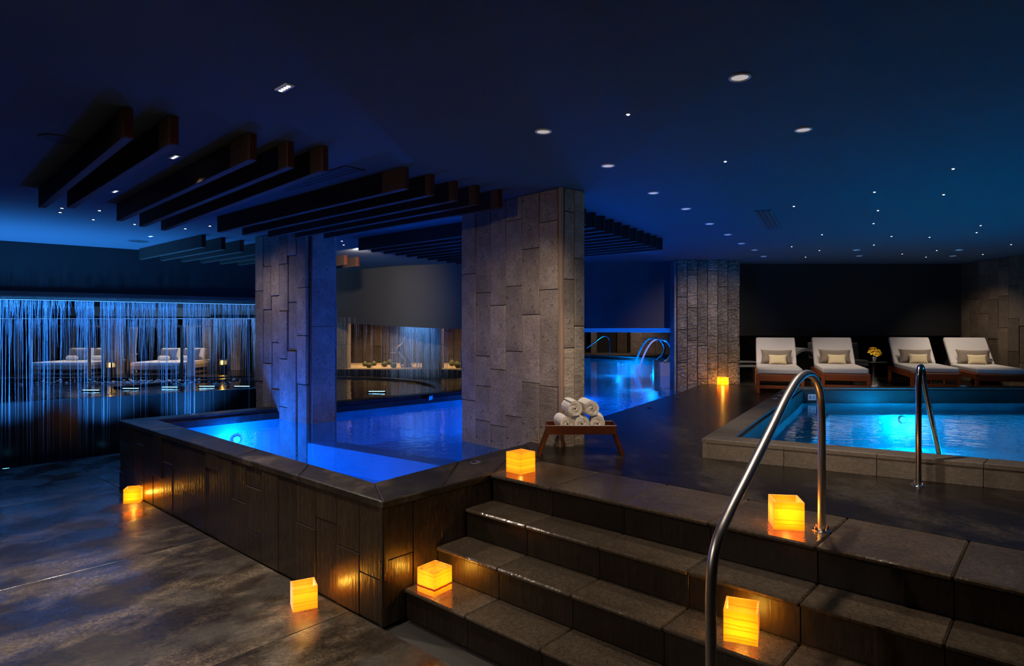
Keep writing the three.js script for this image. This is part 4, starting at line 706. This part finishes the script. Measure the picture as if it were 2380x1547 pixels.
{
  const o = thing('driftwood', 'twisted pale driftwood sculpture on the sand', 'driftwood', [-3.66, 0.1, 16.6]);
  const limb = (pts, r) => { const g = tube(pts.map((p) => V3(...p)), r, 24, 9), q = g.attributes.position, c = new THREE.CatmullRomCurve3(pts.map((p) => V3(...p)), false, 'centripetal'); for (let i = 0; i < q.count; i++) { const s = Math.floor(i / 10) / 24, o = c.getPointAt(Math.min(1, s)), k = 1 - 0.75 * s + 0.2 * Math.sin(i * 1.3); q.setXYZ(i, o.x + (q.getX(i) - o.x) * k, o.y + (q.getY(i) - o.y) * k, o.z + (q.getZ(i) - o.z) * k); } g.computeVertexNormals(); return g; };
  part(o, 'trunk', limb([[0.1, 0.0, 0], [0.12, 0.12, 0.02], [0.03, 0.24, 0], [-0.1, 0.36, 0.02], [-0.12, 0.48, 0], [0.02, 0.66, 0], [0.08, 0.84, 0]], 0.1), M.drift);
  part(o, 'branch', limb([[-0.08, 0.36, 0], [-0.2, 0.37, 0.03], [-0.34, 0.39, 0.04]], 0.05), M.drift); part(o, 'branch', limb([[-0.1, 0.42, 0], [-0.24, 0.56, 0], [-0.27, 0.68, 0.02]], 0.02), M.drift); part(o, 'root', limb([[0.08, 0.1, 0], [0.2, 0.06, 0.04], [0.24, 0.0, 0.05]], 0.06), M.drift); part(o, 'root', limb([[0.05, 0.2, 0], [-0.03, 0.08, 0.05], [-0.02, 0.0, 0.06]], 0.05), M.drift);
}
// arching spouts over the lagoon
function spout(label, X, Z, w) {
  const o = thing('water_spout', label, 'spout', [X, 0, Z]);
  part(o, 'plinth', cbox(0.34, 0.94, 0.3, 0.01), M.concrete, [0.05, -0.27, 0]);
  part(o, 'spout_neck', tube([V3(0, 0.2, 0), V3(0.16, 0.34, 0), V3(0.22, 0.55, 0), V3(0.1, 0.78, 0), V3(-0.08, 0.84, 0), V3(-0.22, 0.82, 0)], 0.035, 40, 10), M.chrome);
  part(o, 'collar', lathe([[0.036, 0.03], [0.06, 0.02], [0.07, 0]], 18), M.chrome, [0, 0.2, 0]);
  const P = [], I = [], n = 18; for (let k = 0; k <= n; k++) { const t = k / n, x = -0.2 - 0.52 * t, y = 0.82 - 0.08 * t - 0.89 * t * t; for (const [a, b] of [[0, -1], [0, 1], [0.022, 1], [0.022, -1]]) P.push(x, y + a, b * w * (1 + 0.3 * t)); }
  for (let k = 0; k < n; k++) for (let e = 0; e < 4; e++) { const a = k * 4 + e, c = k * 4 + (e + 1) % 4; I.push(a, c, a + 4, c, c + 4, a + 4); }
  const g = new THREE.BufferGeometry(); g.setAttribute('position', new THREE.Float32BufferAttribute(P, 3)); g.setIndex(I); g.computeVertexNormals();
  const m = part(scene, 'spout_water', g, M.fallingWater, [X, 0, -Z]); tag(m, `sheet of water arching from ${label.split(',')[0]}`, 'water jet', null, 'stuff');
}
spout('the nearer swan-neck spout, standing on a pale plinth in the lagoon', 3.42, 17.0, 0.1); spout('the farther swan-neck spout, beside the first in the lagoon', 3.55, 18.6, 0.11);

// ---- unseen lamps, placed to light the terrace, sand bed, alcove, bulkhead and lagoon
[[[-9.2, 2.5, 15.7], [-9.2, 0.3, 15.5], NEUTRAL, 16, 45, 'unseen ceiling lamp above the full daybed'], [[-11.4, 2.5, 15.7], [-11.4, 0.3, 15.5], NEUTRAL, 12, 45, 'unseen ceiling lamp above the leftmost daybed'], [[-4.3, 2.5, 16.6], [-4.2, 0.2, 17.4], WARM, 38, 46, 'unseen ceiling lamp above the left cacti'], [[-2.2, 2.5, 16.3], [-2.2, 0.2, 17.2], WARM, 26, 42, 'unseen ceiling lamp above the right cacti'],
  [[-2.9, 2.5, 14.6], [-2.9, 0, 15.0], [0.2, 0.5, 1], 60, 22, 'unseen blue ceiling lamp above the driftwood curtain'], [[2.9, 2.5, 15.0], [3.1, 0.1, 16.7], NEUTRAL, 22, 24, 'unseen ceiling lamp above the swan-neck spouts'], [[6.2, 2.5, 15.0], [6.2, 0.3, 14.4], NEUTRAL, 2.2, 60, 'unseen ceiling lamp in the dark alcove'], [[3.4, 2.5, 25.2], [3.6, 0.4, 27.2], WARM, 9, 45, 'unseen ceiling lamp above the far lagoon ledge'], [[-3.2, 2.5, 10.9], [-4.3, 1.5, 15.0], NEUTRAL, 22, 44, 'unseen ceiling lamp aimed at the grey curved bulkhead']].forEach(([a, b, c, k, cone, l]) => {
  const o = thing('unseen_lamp', l, 'downlight', [a[0], CEIL - 0.007, a[2]], 0, 'unseen ceiling lamps'); part(o, 'trim', trimGeo, M.white); part(o, 'lens', lensGeo, G.downlight); spot([a[0], CEIL - 0.03, a[2]], b, c, k, cone);
});
// ---- lit edges of the two water lips
function lipLight(label, A, B, y, power) {
  const L = Math.hypot(B[0] - A[0], B[1] - A[1]), yaw = Math.atan2(B[1] - A[1], B[0] - A[0]), m = lerp(A, B, 0.5), o = thing('lip_light', label, 'strip light', [m[0], y, m[1]], yaw * 180 / Math.PI, 'lit lips of the waterfalls');
  part(o, 'channel', cbox(L, 0.018, 0.03, 0.003), M.darkMetal, [0, 0.009, 0]); part(o, 'led_lens', cbox(L - 0.02, 0.012, 0.02, 0.003), G.lip, [0, -0.004, 0.004]);
  const r = new THREE.RectAreaLight(lightColor([0.05, 0.3, 1]), power, L, 0.03); r.position.set(m[0], y - 0.014, -m[1]); r.lookAt(m[0], y - 2, -m[1]); r.rotateZ(yaw); scene.add(r);
}
lipLight('thin blue light line along the near waterfall\'s lip', fromB(-3.1, 0.05), fromB(4.1, 0.05), 1.64, 60);
lipLight('thin blue light line along the far waterfall\'s lip', [-14.6, 14.24], [-6.4, 14.24], 1.38, 40);

scene.traverse((o) => { if (o.isMesh) { o.castShadow = true; o.receiveShadow = true; } });
renderer.render(scene, camera);
